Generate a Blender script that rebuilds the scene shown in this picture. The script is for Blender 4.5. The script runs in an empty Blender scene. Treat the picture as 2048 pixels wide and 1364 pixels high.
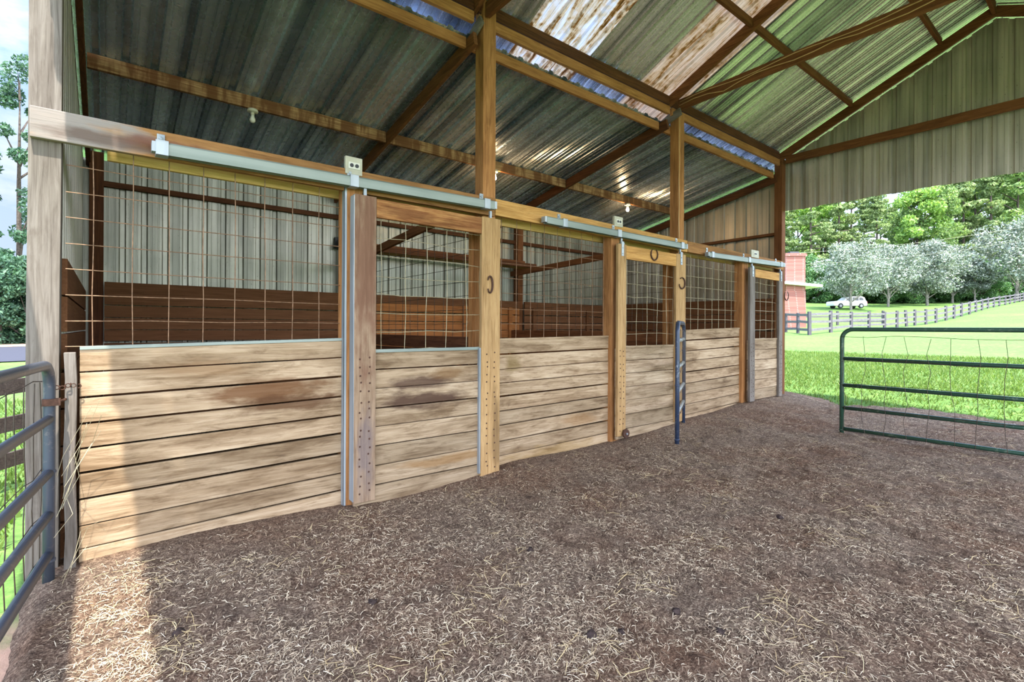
import bpy, math, random
import numpy as np
from mathutils import Vector, Matrix
random.seed(7); RNG = np.random.default_rng(7)
S = bpy.context.scene
COL = S.collection

# ------------------------------------------------------------------ camera
F_PX, VX, HV, ROLL, CX, EYE = 1003.9, 2266.07, 656.31, 0.0047, 1024.0, 1.5
TH = math.atan((VX - CX) / F_PX)
FW = np.array([math.cos(TH), math.sin(TH), 0.0]); RT = np.array([math.sin(TH), -math.cos(TH), 0.0])

def at(u, v, X=None, Y=None, Z=None, D=None):
    """point of the place seen at photo pixel (u, v) on a plane X=, Y=, Z= or at forward distance D"""
    a, b = u - CX, v - HV; c, s = math.cos(ROLL), math.sin(ROLL)
    x = c * a + s * b; y = -s * a + c * b
    d = FW + x / F_PX * RT + np.array([0, 0, -y / F_PX])
    o = np.array([0, 0, EYE])
    if X is not None: t = X / d[0]
    elif Y is not None: t = Y / d[1]
    elif Z is not None: t = (Z - EYE) / d[2]
    else: t = D
    return o + d * t

cam = bpy.data.objects.new('camera', bpy.data.cameras.new('camera')); COL.objects.link(cam)
cam.location = (0, 0, EYE)
cam.rotation_euler = (Matrix.Rotation(TH - math.pi / 2, 4, 'Z') @ Matrix.Rotation(math.pi / 2, 4, 'X') @ Matrix.Rotation(ROLL, 4, 'Z')).to_euler()
cam.data.sensor_width = 36; cam.data.lens = F_PX / 2048 * 36
cam.data.shift_y = -(682 - HV) / 2048
cam.data.clip_end = 600; cam.data.clip_start = 0.05
S.camera = cam
S.view_settings.view_transform = 'Standard'; S.view_settings.look = 'None'
S.view_settings.gamma = 1.0; S.view_settings.exposure = 1.68
S.view_settings.use_curve_mapping = False

# ------------------------------------------------------------------ materials
def lin(c): return tuple(((x / 255) / 12.92 if x / 255 <= 0.04045 else ((x / 255 + 0.055) / 1.055) ** 2.4) for x in c) + (1.0,)

class NT:
    def __init__(s, name):
        s.m = bpy.data.materials.new(name); s.m.use_nodes = True
        s.t = s.m.node_tree; s.t.nodes.clear()
        s.out = s.t.nodes.new('ShaderNodeOutputMaterial')
    def n(s, typ, **kw):
        nd = s.t.nodes.new(typ)
        for k, v in kw.items():
            if k.startswith('i_'):
                key = k[2:]; key = int(key) if key.isdigit() else key
                nd.inputs[key].default_value = v
            else: setattr(nd, k, v)
        return nd
    def l(s, a, b): s.t.links.new(a, b)
    def pos(s): return s.n('ShaderNodeNewGeometry').outputs['Position']
    def mapping(s, vec, scale):
        m = s.n('ShaderNodeMapping'); m.inputs['Scale'].default_value = scale; s.l(vec, m.inputs['Vector']); return m.outputs[0]
    def noise(s, vec, scale, detail=4, rough=.55, dist=0.0):
        n = s.n('ShaderNodeTexNoise'); n.inputs['Scale'].default_value = scale; n.inputs['Detail'].default_value = detail
        n.inputs['Roughness'].default_value = rough; n.inputs['Distortion'].default_value = dist
        s.l(vec, n.inputs['Vector']); return n.outputs['Fac']
    def ramp(s, fac, stops):
        r = s.n('ShaderNodeValToRGB'); e = r.color_ramp.elements
        while len(e) < len(stops): e.new(0.5)
        for el, (p, c) in zip(e, stops): el.position = p; el.color = c
        s.l(fac, r.inputs[0]); return r.outputs[0]
    def mix(s, fac, a, b, blend='MIX'):
        m = s.n('ShaderNodeMix', data_type='RGBA', blend_type=blend)
        for sock, v in ((0, fac), (6, a), (7, b)):
            if hasattr(v, 'is_output'): s.l(v, m.inputs[sock])
            else: m.inputs[sock].default_value = v
        return m.outputs[2]
    def math(s, op, a, b=0.0):
        m = s.n('ShaderNodeMath', operation=op)
        for i, v in enumerate((a, b)):
            if hasattr(v, 'is_output'): s.l(v, m.inputs[i])
            else: m.inputs[i].default_value = v
        return m.outputs[0]
    def maprange(s, v, a, b, c=0.0, d=1.0):
        m = s.n('ShaderNodeMapRange'); s.l(v, m.inputs[0])
        for i, x in enumerate((a, b, c, d)): m.inputs[i + 1].default_value = x
        return m.outputs[0]
    def rnd(s): return s.n('ShaderNodeNewGeometry').outputs['Random Per Island']
    def bump(s, h, strength=.3, dist=.01):
        b = s.n('ShaderNodeBump'); b.inputs['Strength'].default_value = strength; b.inputs['Distance'].default_value = dist
        s.l(h, b.inputs['Height']); return b.outputs[0]
    def principled(s, color=None, rough=.7, metal=0.0, normal=None, **kw):
        p = s.n('ShaderNodeBsdfPrincipled')
        if color is not None:
            if hasattr(color, 'is_output'): s.l(color, p.inputs['Base Color'])
            else: p.inputs['Base Color'].default_value = color
        if hasattr(rough, 'is_output'): s.l(rough, p.inputs['Roughness'])
        else: p.inputs['Roughness'].default_value = rough
        if hasattr(metal, 'is_output'): s.l(metal, p.inputs['Metallic'])
        else: p.inputs['Metallic'].default_value = metal
        if normal is not None: s.l(normal, p.inputs['Normal'])
        for k, v in kw.items(): p.inputs[k].default_value = v
        s.l(p.outputs[0], s.out.inputs[0]); return p

def wood(name, light, mid, dark, axis, var=.35, blotch=.5, stains=(), rough=.85, grain=1.0, spec=.2):
    """weathered timber: grain runs along axis; every board differs; stains are (x, y, z, rx, ry, rz, colour, strength)"""
    t = NT(name); pos = t.pos(); rnd = t.rnd()
    off = t.n('ShaderNodeCombineXYZ'); k = t.math('MULTIPLY', rnd, 37.0)
    for i in range(3): t.l(k, off.inputs[i])
    add = t.n('ShaderNodeVectorMath', operation='ADD'); t.l(pos, add.inputs[0]); t.l(off.outputs[0], add.inputs[1]); v = add.outputs[0]
    fine = {'x': (1.3, 30, 30), 'y': (30, 1.3, 30), 'z': (30, 30, 1.3)}[axis]
    broad = {'x': (.8, 4, 4), 'y': (4, .8, 4), 'z': (4, 4, .8)}[axis]
    g = t.noise(t.mapping(v, fine), 1.5 * grain, 7, .6, 1.1)
    b = t.noise(t.mapping(v, broad), 1.7, 5, .6, .4)
    c = t.ramp(g, [(.2, lin(dark)), (.42, lin(mid)), (.74, lin(light))])
    b2 = t.noise(t.mapping(v, tuple(x * 3.1 for x in broad)), 1.3, 6, .68, .6)
    bl = t.mix(1.0, t.ramp(b, [(.33, (.50, .42, .34, 1)), (.52, (.95, .9, .84, 1)), (.7, (1.12, 1.1, 1.08, 1))]), t.ramp(b2, [(.3, (.52, .46, .4, 1)), (.5, (1, 1, 1, 1))]), 'MULTIPLY')
    c = t.mix(blotch, c, t.mix(1.0, c, bl, 'MULTIPLY'))
    tone = t.ramp(rnd, [(0, (1 - var, 1 - var * 1.05, 1 - var * 1.15, 1)), (.5, (1, .98, .95, 1)), (1, (1 + var * .3, 1 + var * .3, 1 + var * .3, 1))])
    c = t.mix(1.0, c, tone, 'MULTIPLY')
    for (x, y, z, rx, ry, rz, col, st) in stains:
        s1 = t.n('ShaderNodeVectorMath', operation='SUBTRACT'); t.l(pos, s1.inputs[0]); s1.inputs[1].default_value = (x, y, z)
        s2 = t.n('ShaderNodeVectorMath', operation='DIVIDE'); t.l(s1.outputs[0], s2.inputs[0]); s2.inputs[1].default_value = (rx, ry, rz)
        s3 = t.n('ShaderNodeVectorMath', operation='LENGTH'); t.l(s2.outputs[0], s3.inputs[0])
        d = t.math('ADD', s3.outputs['Value'], t.math('MULTIPLY', t.math('SUBTRACT', t.noise(t.mapping(pos, {'x': (3, 9, 9), 'y': (9, 3, 9), 'z': (9, 9, 3)}[axis]), 1.6, 5), .5), 1.9))
        c = t.mix(t.maprange(d, .5, 1.12, st, 0), c, t.mix(.35, lin(col), t.mix(1.0, c, lin(col), 'MULTIPLY')))
    hb = t.math('ADD', g, t.math('MULTIPLY', b, .5))
    t.principled(c, rough, 0, t.bump(hb, .5, .006), **{'Specular IOR Level': spec})
    return t.m

def flat(name, col, rough=.6, metal=0.0, noise=.15, scale=12, spec=.5):
    t = NT(name); n = t.noise(t.pos(), scale, 4)
    c = lin(col); k = 1 - noise * 2
    cc = t.ramp(n, [(.3, tuple(x * k for x in c[:3]) + (1,)), (.7, c)])
    t.principled(cc, rough, metal, t.bump(n, .15, .004), **{'Specular IOR Level': spec}); return t.m

def galv(name, axis, tint=(205, 210, 212), dark=(140, 146, 150), rough=.42, metal=.85, moss=None, dots=False):
    t = NT(name); pos = t.pos()
    sc = {'y': (7, .08, .08), 'z': (9, 9, .45), 'x': (.5, 9, 9)}[axis]
    n = t.noise(t.mapping(pos, sc), 1.0, 1 if axis == 'y' else 4, .5); n2 = t.noise(pos, 2.5, 3, .55); n3 = t.noise(pos, 14, 2, .6)
    c = t.ramp(n, [(.38, lin(dark)), (.60, lin(tint))])
    c = t.mix(.22, c, t.ramp(n2, [(.3, lin(dark)), (.7, lin(tint))]))
    if moss: c = t.mix(t.maprange(n2, .5, .75, 0, .55), c, lin(moss))
    if dots: c = t.mix(t.maprange(t.noise(t.mapping(pos, (1, 1, .6)), 38, 2, .8), .66, .74, 0, .6), c, lin((88, 84, 72)))
    r = t.math('ADD', t.math('MULTIPLY', n3, .10), rough - .03)
    t.principled(c, r, metal, None); return t.m

M = {}
for ax in 'xyz':
    M['pine_' + ax] = wood('pine_' + ax, (190, 140, 92), (160, 112, 68), (100, 66, 40), ax, .2, .6)
    M['brown_' + ax] = wood('brown_' + ax, (138, 92, 58), (110, 70, 42), (66, 42, 26), ax, .2, .6)
    M['dark_' + ax] = wood('dark_' + ax, (112, 72, 44), (84, 52, 33), (48, 30, 21), ax, .25, .5)
    M['grey_' + ax] = wood('grey_' + ax, (134, 129, 124), (108, 102, 97), (64, 59, 54), ax, .15, .6)
    M['lining_' + ax] = wood('lining_' + ax, (124, 86, 58), (108, 72, 46), (84, 54, 34), ax, .2, .25)
    M['orange_' + ax] = wood('orange_' + ax, (176, 118, 68), (152, 98, 54), (112, 68, 36), ax, .2, .3)
M['board'] = wood('weathered_board', (186, 168, 144), (160, 140, 115), (98, 81, 65), 'x', .3, .95,
    stains=[(0.98, 4.15, 1.02, .5, .3, .085, (112, 76, 46), .85), (1.15, 4.15, .90, .42, .3, .07, (96, 66, 42), .85), (.55, 4.15, 1.2, .35, .3, .06, (150, 118, 84), .5),
            (3.35, 4.15, 1.12, .12, .3, .12, (120, 100, 52), .6), (4.4, 4.15, .42, .3, .3, .08, (150, 112, 70), .5), (4.0, 4.15, .1, .9, .3, .1, (150, 120, 60), .4)])
M['door_board'] = wood('door_board', (182, 165, 142), (154, 136, 113), (90, 75, 62), 'x', .32, .95,
    stains=[(2.2, 4.05, 1.0, .38, .3, .075, (86, 64, 52), .85), (2.25, 4.05, .84, .45, .3, .085, (84, 62, 50), .9), (2.5, 4.05, 1.08, .25, .3, .06, (122, 88, 48), .6), (2.5, 4.05, .27, .5, .3, .05, (150, 112, 66), .6)])
M['stile'] = wood('door_stile', (166, 146, 124), (140, 118, 98), (88, 70, 58), 'z', .12, .6,
    stains=[(1.68, 4.0, 2.0, .13, .4, .9, (120, 84, 66), .75), (1.68, 4.0, .45, .07, .4, .4, (112, 104, 110), .6)])
M['pale_stile'] = wood('pale_stile', (190, 160, 116), (164, 132, 90), (108, 82, 52), 'z', .1, .5, stains=[(3.03, 4.0, .5, .05, .4, .5, (110, 88, 60), .6)])
M['door_rail'] = wood('door_rail', (190, 148, 96), (142, 96, 58), (92, 56, 34), 'x', .1, .8, stains=[(2.9, 4.0, 2.5, .35, .4, .2, (112, 70, 40), .5), (2.0, 4.0, 2.5, .3, .4, .06, (104, 62, 38), .6)])
M['door_rail_pale'] = wood('door_rail_pale', (206, 166, 104), (178, 134, 76), (124, 86, 46), 'x', .1, .5)
M['header_w'] = wood('header_wood', (168, 128, 82), (142, 102, 62), (92, 64, 42), 'x', .12, .6,
    stains=[(-.25, 4.1, 2.76, .5, .3, .3, (150, 146, 142), .95), (.05, 4.1, 2.69, .38, .2, .05, (96, 74, 62), .7), (.35, 4.1, 2.72, .3, .2, .05, (120, 76, 58), .7)])
M['yellow_x'] = wood('yellow_board', (206, 180, 118), (184, 154, 92), (130, 102, 58), 'x', .1, .3)
M['stripe_purlin'] = None
def striped():
    t = NT('water_stained_purlin'); pos = t.pos()
    g = t.noise(t.mapping(pos, (1.3, 30, 30)), 2.2, 6, .6)
    st = t.noise(t.mapping(pos, (7.5, 1.0, 1.6)), 1.0, 4, .6, .4)
    c = t.ramp(g, [(.3, lin((112, 72, 44))), (.65, lin((176, 138, 98)))])
    c = t.mix(t.maprange(st, .44, .56, 0, .8), c, lin((92, 52, 26)))
    t.principled(c, .85, 0, t.bump(g, .4, .005), **{'Specular IOR Level': .2}); return t.m
M['stripe_purlin'] = striped()
M['roof_y'] = galv('galvanised_roof', 'y', (226, 220, 224), (136, 134, 140), .25, .7, None)
M['roof_low'] = galv('galvanised_low_roof', 'y', (214, 226, 244), (112, 126, 146), .25, .66, (120, 132, 118))
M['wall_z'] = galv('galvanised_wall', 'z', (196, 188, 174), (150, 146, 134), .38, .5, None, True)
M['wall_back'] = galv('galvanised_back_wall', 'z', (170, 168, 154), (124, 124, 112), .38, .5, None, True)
M['track'] = galv('galvanised_track', 'x', (138, 146, 138), (104, 114, 107), .5, .3)
M['strap'] = galv('galvanised_strap', 'z', (168, 174, 178), (124, 132, 138), .45, .4)
M['wire'] = flat('rusty_wire', (150, 116, 88), .6, .3, .3, 30)
M['wire_dark'] = flat('dark_wire', (74, 62, 52), .6, .3, .2, 30)
M['wire_pale'] = flat('pale_wire', (176, 164, 132), .55, .3, .2, 30)
M['rust'] = flat('rusty_iron', (92, 62, 48), .7, .5, .3, 60)
M['black'] = flat('black_plastic', (34, 34, 36), .5)
M['white_plastic'] = flat('aged_white_plastic', (206, 204, 190), .5, 0, .06)
M['ivory'] = flat('box_grey', (176, 172, 150), .55, .1, .1)
M['ceramic'] = flat('ceramic', (214, 208, 190), .4, 0, .08)
M['cable'] = flat('cable_sheath', (196, 160, 110), .5, 0, .1)
def gate_mat(name, col, wear, amt):
    t = NT(name); p = t.pos(); n = t.noise(p, 26, 6, .7); n2 = t.noise(p, 5, 4)
    c = t.mix(t.maprange(t.math('ADD', n, t.math('MULTIPLY', n2, .5)), .82, .95, 0, amt), lin(col), lin(wear))
    t.principled(c, .38, .15, t.bump(n, .1, .002)); return t.m
M['gate_green'] = gate_mat('gate_green_paint', (44, 74, 58), (120, 132, 112), .5)
M['gate_blue'] = gate_mat('gate_dark_blue_paint', (44, 56, 78), (150, 156, 160), .6)
M['gate_grey'] = gate_mat('gate_grey_paint', (62, 68, 80), (140, 126, 122), .4)
M['gate_worn'] = gate_mat('gate_worn_paint', (170, 176, 172), (110, 110, 104), .5)
M['fence'] = wood('fence_wood', (104, 102, 110), (80, 78, 86), (50, 48, 56), 'z', .2, .4)
M['fence_r'] = wood('fence_rail_wood', (128, 126, 132), (100, 98, 104), (64, 62, 68), 'x', .25, .4)
M['board_fence'] = wood('board_fence_wood', (92, 82, 80), (68, 60, 60), (42, 38, 38), 'x', .15, .4)
M['bark'] = flat('bark', (96, 86, 78), .9, 0, .35, 6, .1)
M['pale_bark'] = flat('pale_bark', (150, 144, 134), .9, 0, .3, 6, .1)
M['glass_dark'] = flat('car_glass', (52, 58, 64), .12, 0, 0, 3)
M['car_white'] = flat('car_paint', (236, 236, 236), .25, 0, .02, 3)
M['tyre'] = flat('tyre_rubber', (30, 30, 32), .8)
M['hub'] = flat('wheel_hub', (150, 152, 156), .35, .7)
M['tail'] = flat('tail_light', (150, 24, 22), .3)
M['plate'] = flat('bumper_trim', (70, 70, 74), .5)
M['soffit'] = flat('white_fascia', (232, 236, 230), .6, 0, .04)
M['shingle'] = flat('shingles', (150, 152, 156), .85, 0, .2, 9)
M['siding'] = flat('house_siding', (226, 198, 160), .8, 0, .08, 2)

def leaf_mat(name, cols, trans=.45, gloss=.4):
    t = NT(name); r = t.rnd(); n = t.noise(t.pos(), .35, 3)
    c = t.ramp(t.math('ADD', t.math('MULTIPLY', r, .7), t.math('MULTIPLY', n, .35)), [(i / (len(cols) - 1), lin(k)) for i, k in enumerate(cols)])
    p = t.n('ShaderNodeBsdfPrincipled'); t.l(c, p.inputs['Base Color']); p.inputs['Roughness'].default_value = gloss; p.inputs['Specular IOR Level'].default_value = .4
    tr = t.n('ShaderNodeBsdfTranslucent'); t.l(t.mix(1.0, c, (1.0, 1.0, .6, 1), 'MULTIPLY'), tr.inputs[0])
    m = t.n('ShaderNodeMixShader'); m.inputs[0].default_value = trans; t.l(p.outputs[0], m.inputs[1]); t.l(tr.outputs[0], m.inputs[2])
    t.l(m.outputs[0], t.out.inputs[0]); return t.m
M['leaf_silver'] = leaf_mat('leaf_silver', [(50, 66, 48), (112, 124, 110), (212, 218, 212)], .25, .45)
M['leaf_forest'] = leaf_mat('leaf_forest', [(66, 92, 56), (118, 148, 84), (172, 192, 122)], .4, .5)
M['leaf_bright'] = leaf_mat('leaf_bright', [(84, 122, 60), (134, 172, 86), (190, 212, 126)], .5, .45)
M['leaf_pine'] = leaf_mat('leaf_pine', [(76, 96, 62), (124, 146, 90), (176, 190, 128)], .3, .6)
M['leaf_dark'] = leaf_mat('leaf_dark', [(30, 54, 40), (58, 92, 66), (104, 138, 104)], .3, .5)
M['leaf_under'] = leaf_mat('leaf_under', [(50, 88, 50), (86, 128, 78), (134, 168, 112)], .35, .5)
M['grass_blade'] = leaf_mat('grass_blade', [(70, 96, 44), (102, 128, 58), (142, 158, 86)], .5, .6)
M['straw'] = leaf_mat('straw_strand', [(84, 68, 56), (140, 118, 98), (204, 182, 152), (252, 240, 212)], .1, .8)
M['hay'] = leaf_mat('dry_hay_strand', [(164, 136, 98), (208, 184, 136), (236, 220, 178)], .1, .8)

def clear_panel(name, k, c0, c1):
    t = NT(name); pos = t.pos()
    n = t.noise(t.mapping(pos, (7, 1.1, 1.1)), 1.0, 6, .68, .8)
    n2 = t.noise(pos, 16, 5, .7)
    f = t.math('ADD', n, t.math('MULTIPLY', t.math('SUBTRACT', n2, .5), .35))
    c = t.ramp(f, [(.40 + k, lin(c0)), (.52 + k, lin(c1)), (.60 + k, lin((150, 118, 76))), (.72 + k, lin((104, 78, 46)))])
    tr = t.n('ShaderNodeBsdfTranslucent'); t.l(c, tr.inputs[0])
    p = t.n('ShaderNodeBsdfPrincipled'); t.l(c, p.inputs['Base Color']); p.inputs['Roughness'].default_value = .35
    m = t.n('ShaderNodeMixShader'); m.inputs[0].default_value = .5; t.l(p.outputs[0], m.inputs[1]); t.l(tr.outputs[0], m.inputs[2])
    t.l(m.outputs[0], t.out.inputs[0]); return t.m
M['clear'] = clear_panel('stained_roof_panel', -.01, (214, 218, 228), (206, 196, 182)); M['clear2'] = clear_panel('beige_roof_panel', .04, (206, 194, 184), (192, 174, 156))

def brick():
    t = NT('red_brick'); pos = t.pos()
    s = t.n('ShaderNodeSeparateXYZ'); t.l(pos, s.inputs[0])
    cmb = t.n('ShaderNodeCombineXYZ'); t.l(t.math('ADD', s.outputs[0], s.outputs[1]), cmb.inputs[0]); t.l(s.outputs[2], cmb.inputs[1])
    b = t.n('ShaderNodeTexBrick'); t.l(cmb.outputs[0], b.inputs['Vector'])
    b.inputs['Scale'].default_value = 1.0; b.inputs['Brick Width'].default_value = .22; b.inputs['Row Height'].default_value = .075; b.inputs['Mortar Size'].default_value = .007
    b.inputs['Color1'].default_value = lin((150, 86, 76)); b.inputs['Color2'].default_value = lin((116, 62, 54)); b.inputs['Mortar'].default_value = lin((146, 126, 118))
    t.principled(b.outputs['Color'], .85, 0, None); return t.m
M['brick'] = brick()

def mulch():
    t = NT('stall_mulch'); pos = t.pos()
    n1 = t.noise(pos, 1.1, 6, .6); n2 = t.noise(pos, 26, 7, .75); n3 = t.noise(pos, 90, 4, .8); n4 = t.noise(t.mapping(pos, (1, 1, 1)), 5, 5, .65)
    c = t.ramp(n2, [(.34, lin((48, 38, 32))), (.5, lin((108, 88, 74))), (.66, lin((176, 154, 132)))])
    c2 = t.ramp(n3, [(.38, lin((50, 40, 34))), (.52, lin((120, 100, 84))), (.64, lin((214, 194, 168)))])
    c = t.mix(.5, c, c2)
    c = t.mix(t.maprange(n1, .42, .66, 0, .45), c, t.mix(1.0, c, lin((226, 176, 140)), 'MULTIPLY'))
    c = t.mix(t.maprange(n4, .56, .74, 0, .7), c, lin((52, 40, 34)))
    h = t.math('ADD', t.math('MULTIPLY', n2, .7), t.math('MULTIPLY', n3, .4))
    t.principled(c, .95, 0, t.bump(h, 1.0, .03), **{'Specular IOR Level': .1}); return t.m
M['mulch'] = mulch()
def lawn():
    t = NT('lawn_grass'); pos = t.pos()
    n1 = t.noise(pos, .25, 5, .6); n2 = t.noise(pos, 7, 6, .7); n3 = t.noise(pos, 40, 3, .7)
    c = t.ramp(n2, [(.3, lin((66, 92, 46))), (.55, lin((92, 122, 60))), (.75, lin((120, 142, 78)))])
    c = t.mix(t.maprange(n1, .5, .72, 0, .4), c, lin((120, 138, 72)))
    c = t.mix(t.maprange(n3, .52, .7, 0, .4), c, lin((54, 88, 30)))
    # bare reddish dirt just outside the near end of the barn
    s1 = t.n('ShaderNodeVectorMath', operation='SUBTRACT'); t.l(pos, s1.inputs[0]); s1.inputs[1].default_value = (-.55, 1.6, 0)
    s2 = t.n('ShaderNodeVectorMath', operation='DIVIDE'); t.l(s1.outputs[0], s2.inputs[0]); s2.inputs[1].default_value = (.75, 2.2, 3)
    s3 = t.n('ShaderNodeVectorMath', operation='LENGTH'); t.l(s2.outputs[0], s3.inputs[0])
    c = t.mix(t.maprange(t.math('ADD', s3.outputs['Value'], t.math('SUBTRACT', t.noise(pos, 3, 5), .5)), .8, 1.1, 1, 0), c, lin((176, 140, 116)))
    t.principled(c, .9, 0, t.bump(n2, .6, .03), **{'Specular IOR Level': .15}); return t.m
M['lawn'] = lawn()
M['asphalt'] = flat('asphalt', (66, 66, 74), .9, 0, .12, 20, .2)
M['dirt'] = flat('red_dirt', (186, 150, 122), .95, 0, .2, 4, .1)
M['clod'] = flat('dark_clod', (72, 60, 56), .95, 0, .3, 40, .1)
def emis(name, col, st):
    t = NT(name); e = t.n('ShaderNodeEmission'); e.inputs[0].default_value = col; e.inputs[1].default_value = st; t.l(e.outputs[0], t.out.inputs[0]); return t.m
M['bulb_on'] = emis('lit_bulb', (1.0, .62, .28, 1), 120.0)
M['bulb_off'] = flat('unlit_bulb', (224, 220, 206), .2, 0, .02)

# ------------------------------------------------------------------ mesh helpers
WLOC = {}
def tag(o, label=None, cat=None, group=None, kind=None):
    if label: o['label'] = label
    if cat: o['category'] = cat
    if group: o['group'] = group
    if kind: o['kind'] = kind
    return o
def empty(name, loc, label=None, cat=None, group=None):
    o = bpy.data.objects.new(name, None); COL.objects.link(o); o.empty_display_size = .1
    o.location = tuple(loc); WLOC[o.name] = np.array(loc, float); return tag(o, label, cat, group)

class MB:
    def __init__(s): s.v = []; s.f = []
    def raw(s, vs, fs):
        b = len(s.v); s.v += [tuple(map(float, p)) for p in vs]; s.f += [tuple(i + b for i in q) for q in fs]; return s
    def hexa(s, p):
        return s.raw(p, [(0, 3, 2, 1), (4, 5, 6, 7), (0, 1, 5, 4), (1, 2, 6, 5), (2, 3, 7, 6), (3, 0, 4, 7)])
    def box(s, x0, x1, y0, y1, z0, z1):
        return s.hexa([(x0, y0, z0), (x1, y0, z0), (x1, y1, z0), (x0, y1, z0), (x0, y0, z1), (x1, y0, z1), (x1, y1, z1), (x0, y1, z1)])
    def xboard(s, x0, x1, y0, y1, zb0, zt0, zb1, zt1):
        """board running along x whose bottom/top heights differ at its two ends"""
        return s.hexa([(x0, y0, zb0), (x1, y0, zb1), (x1, y1, zb1), (x0, y1, zb0), (x0, y0, zt0), (x1, y0, zt1), (x1, y1, zt1), (x0, y1, zt0)])
    def beam(s, p0, p1, w, h, up=(0, 0, 1), segs=1, wob=0.0):
        p0, p1, up = np.array(p0, float), np.array(p1, float), np.array(up, float)
        d = p1 - p0; d /= np.linalg.norm(d); sd = np.cross(d, up); sd /= np.linalg.norm(sd); u = np.cross(sd, d)
        vs = []
        for i in range(segs + 1):
            c = p0 + (p1 - p0) * i / segs
            if wob and 0 < i < segs: c = c + sd * random.uniform(-wob, wob) + u * random.uniform(-wob, wob)
            for a, b in ((-1, -1), (1, -1), (1, 1), (-1, 1)): vs.append(c + sd * a * w / 2 + u * b * h / 2)
        fs = [(0, 1, 2, 3), tuple(len(vs) - 4 + i for i in (3, 2, 1, 0))]
        for i in range(segs):
            for k in range(4):
                a = i * 4 + k; b = i * 4 + (k + 1) % 4; fs.append((b, a, a + 4, b + 4))
        return s.raw(vs, fs)
    def tube(s, pts, r, n=6, caps=True):
        pts = [np.array(p, float) for p in pts]; vs = []; k = len(pts); pu = None
        for i, p in enumerate(pts):
            d = pts[min(i + 1, k - 1)] - pts[max(i - 1, 0)]; d /= max(np.linalg.norm(d), 1e-9)
            ref = pu if pu is not None and abs(np.dot(pu, d)) < .95 else (np.array([0, 0, 1.0]) if abs(d[2]) < .9 else np.array([1.0, 0, 0]))
            a = np.cross(d, ref); a /= np.linalg.norm(a); b = np.cross(a, d); pu = b
            rr = r[i] if hasattr(r, '__len__') else r
            for j in range(n):
                an = 2 * math.pi * j / n; vs.append(p + rr * (math.cos(an) * a + math.sin(an) * b))
        fs = []
        for i in range(k - 1):
            for j in range(n):
                q = i * n + j; w = i * n + (j + 1) % n; fs.append((q, w, w + n, q + n))
        if caps: fs.append(tuple(range(n - 1, -1, -1))); fs.append(tuple((k - 1) * n + j for j in range(n)))
        return s.raw(vs, fs)
    def lathe(s, c, prof, n=12, axis='z'):
        vs = []; c = np.array(c, float)
        for r, z in prof:
            for j in range(n):
                a = 2 * math.pi * j / n; q = (r * math.cos(a), r * math.sin(a), z)
                if axis == 'y': q = (q[0], q[2], q[1])
                if axis == 'x': q = (q[2], q[0], q[1])
                vs.append(c + np.array(q))
        fs = [(i * n + j, i * n + (j + 1) % n, (i + 1) * n + (j + 1) % n, (i + 1) * n + j) for i in range(len(prof) - 1) for j in range(n)]
        fs.append(tuple(range(n - 1, -1, -1))); fs.append(tuple((len(prof) - 1) * n + j for j in range(n)))
        return s.raw(vs, fs)
    def prism(s, poly, d):
        """closed polygon (3D points) extruded by vector d"""
        n = len(poly); poly = [np.array(p, float) for p in poly]; d = np.array(d, float)
        vs = poly + [p + d for p in poly]
        fs = [tuple(range(n - 1, -1, -1)), tuple(range(n, 2 * n))] + [(i, (i + 1) % n, (i + 1) % n + n, i + n) for i in range(n)]
        return s.raw(vs, fs)
    def build(s, name, mat, parent=None, loc=None, bevel=0.0, smooth=False, solid=0.0):
        v = np.array(s.v, float)
        if parent is not None: o_loc = WLOC[parent.name]; base = o_loc
        else:
            base = np.array(loc, float) if loc is not None else np.array([(v[:, 0].min() + v[:, 0].max()) / 2, (v[:, 1].min() + v[:, 1].max()) / 2, v[:, 2].min()])
        me = bpy.data.meshes.new(name); me.from_pydata([tuple(p) for p in (v - base)], [], s.f); me.update()
        me.materials.append(mat)
        if smooth: me.polygons.foreach_set('use_smooth', [True] * len(me.polygons))
        o = bpy.data.objects.new(name, me); COL.objects.link(o)
        if parent is not None: o.parent = parent
        else: o.location = tuple(base)
        WLOC[o.name] = base
        if solid:
            m = o.modifiers.new('thickness', 'SOLIDIFY'); m.thickness = solid; m.offset = 0
        if bevel:
            m = o.modifiers.new('bevel', 'BEVEL'); m.width = bevel; m.segments = 2; m.limit_method = 'ANGLE'; m.angle_limit = .7
        return o

def np_mesh(name, verts, quads, mat, kind=None, label=None, cat=None, parent=None, tris=False):
    k = 3 if tris else 4
    me = bpy.data.meshes.new(name); verts = np.asarray(verts, np.float32); quads = np.asarray(quads, np.int32)
    me.vertices.add(len(verts)); me.vertices.foreach_set('co', verts.ravel())
    me.loops.add(quads.size); me.loops.foreach_set('vertex_index', quads.ravel())
    me.polygons.add(len(quads)); me.polygons.foreach_set('loop_start', np.arange(len(quads), dtype=np.int32) * k)
    me.polygons.foreach_set('loop_total', np.full(len(quads), k, np.int32))
    me.update(calc_edges=True); me.materials.append(mat)
    o = bpy.data.objects.new(name, me); COL.objects.link(o); o.parent = parent
    WLOC[o.name] = np.zeros(3)
    return tag(o, label, cat, None, kind)

# ------------------------------------------------------------------ terrain
def yz_ground(x, y):
    """height of the bedding inside the barn: it rises towards the far end"""
    return np.interp(x, [-1, 2, 3.9, 5.1, 6.7, 8.2, 10, 14], [0, 0, .04, .08, .15, .24, .27, .28]) * np.interp(y, [-2, 2.0, 4.16], [.45, .5, 1.0])

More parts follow.
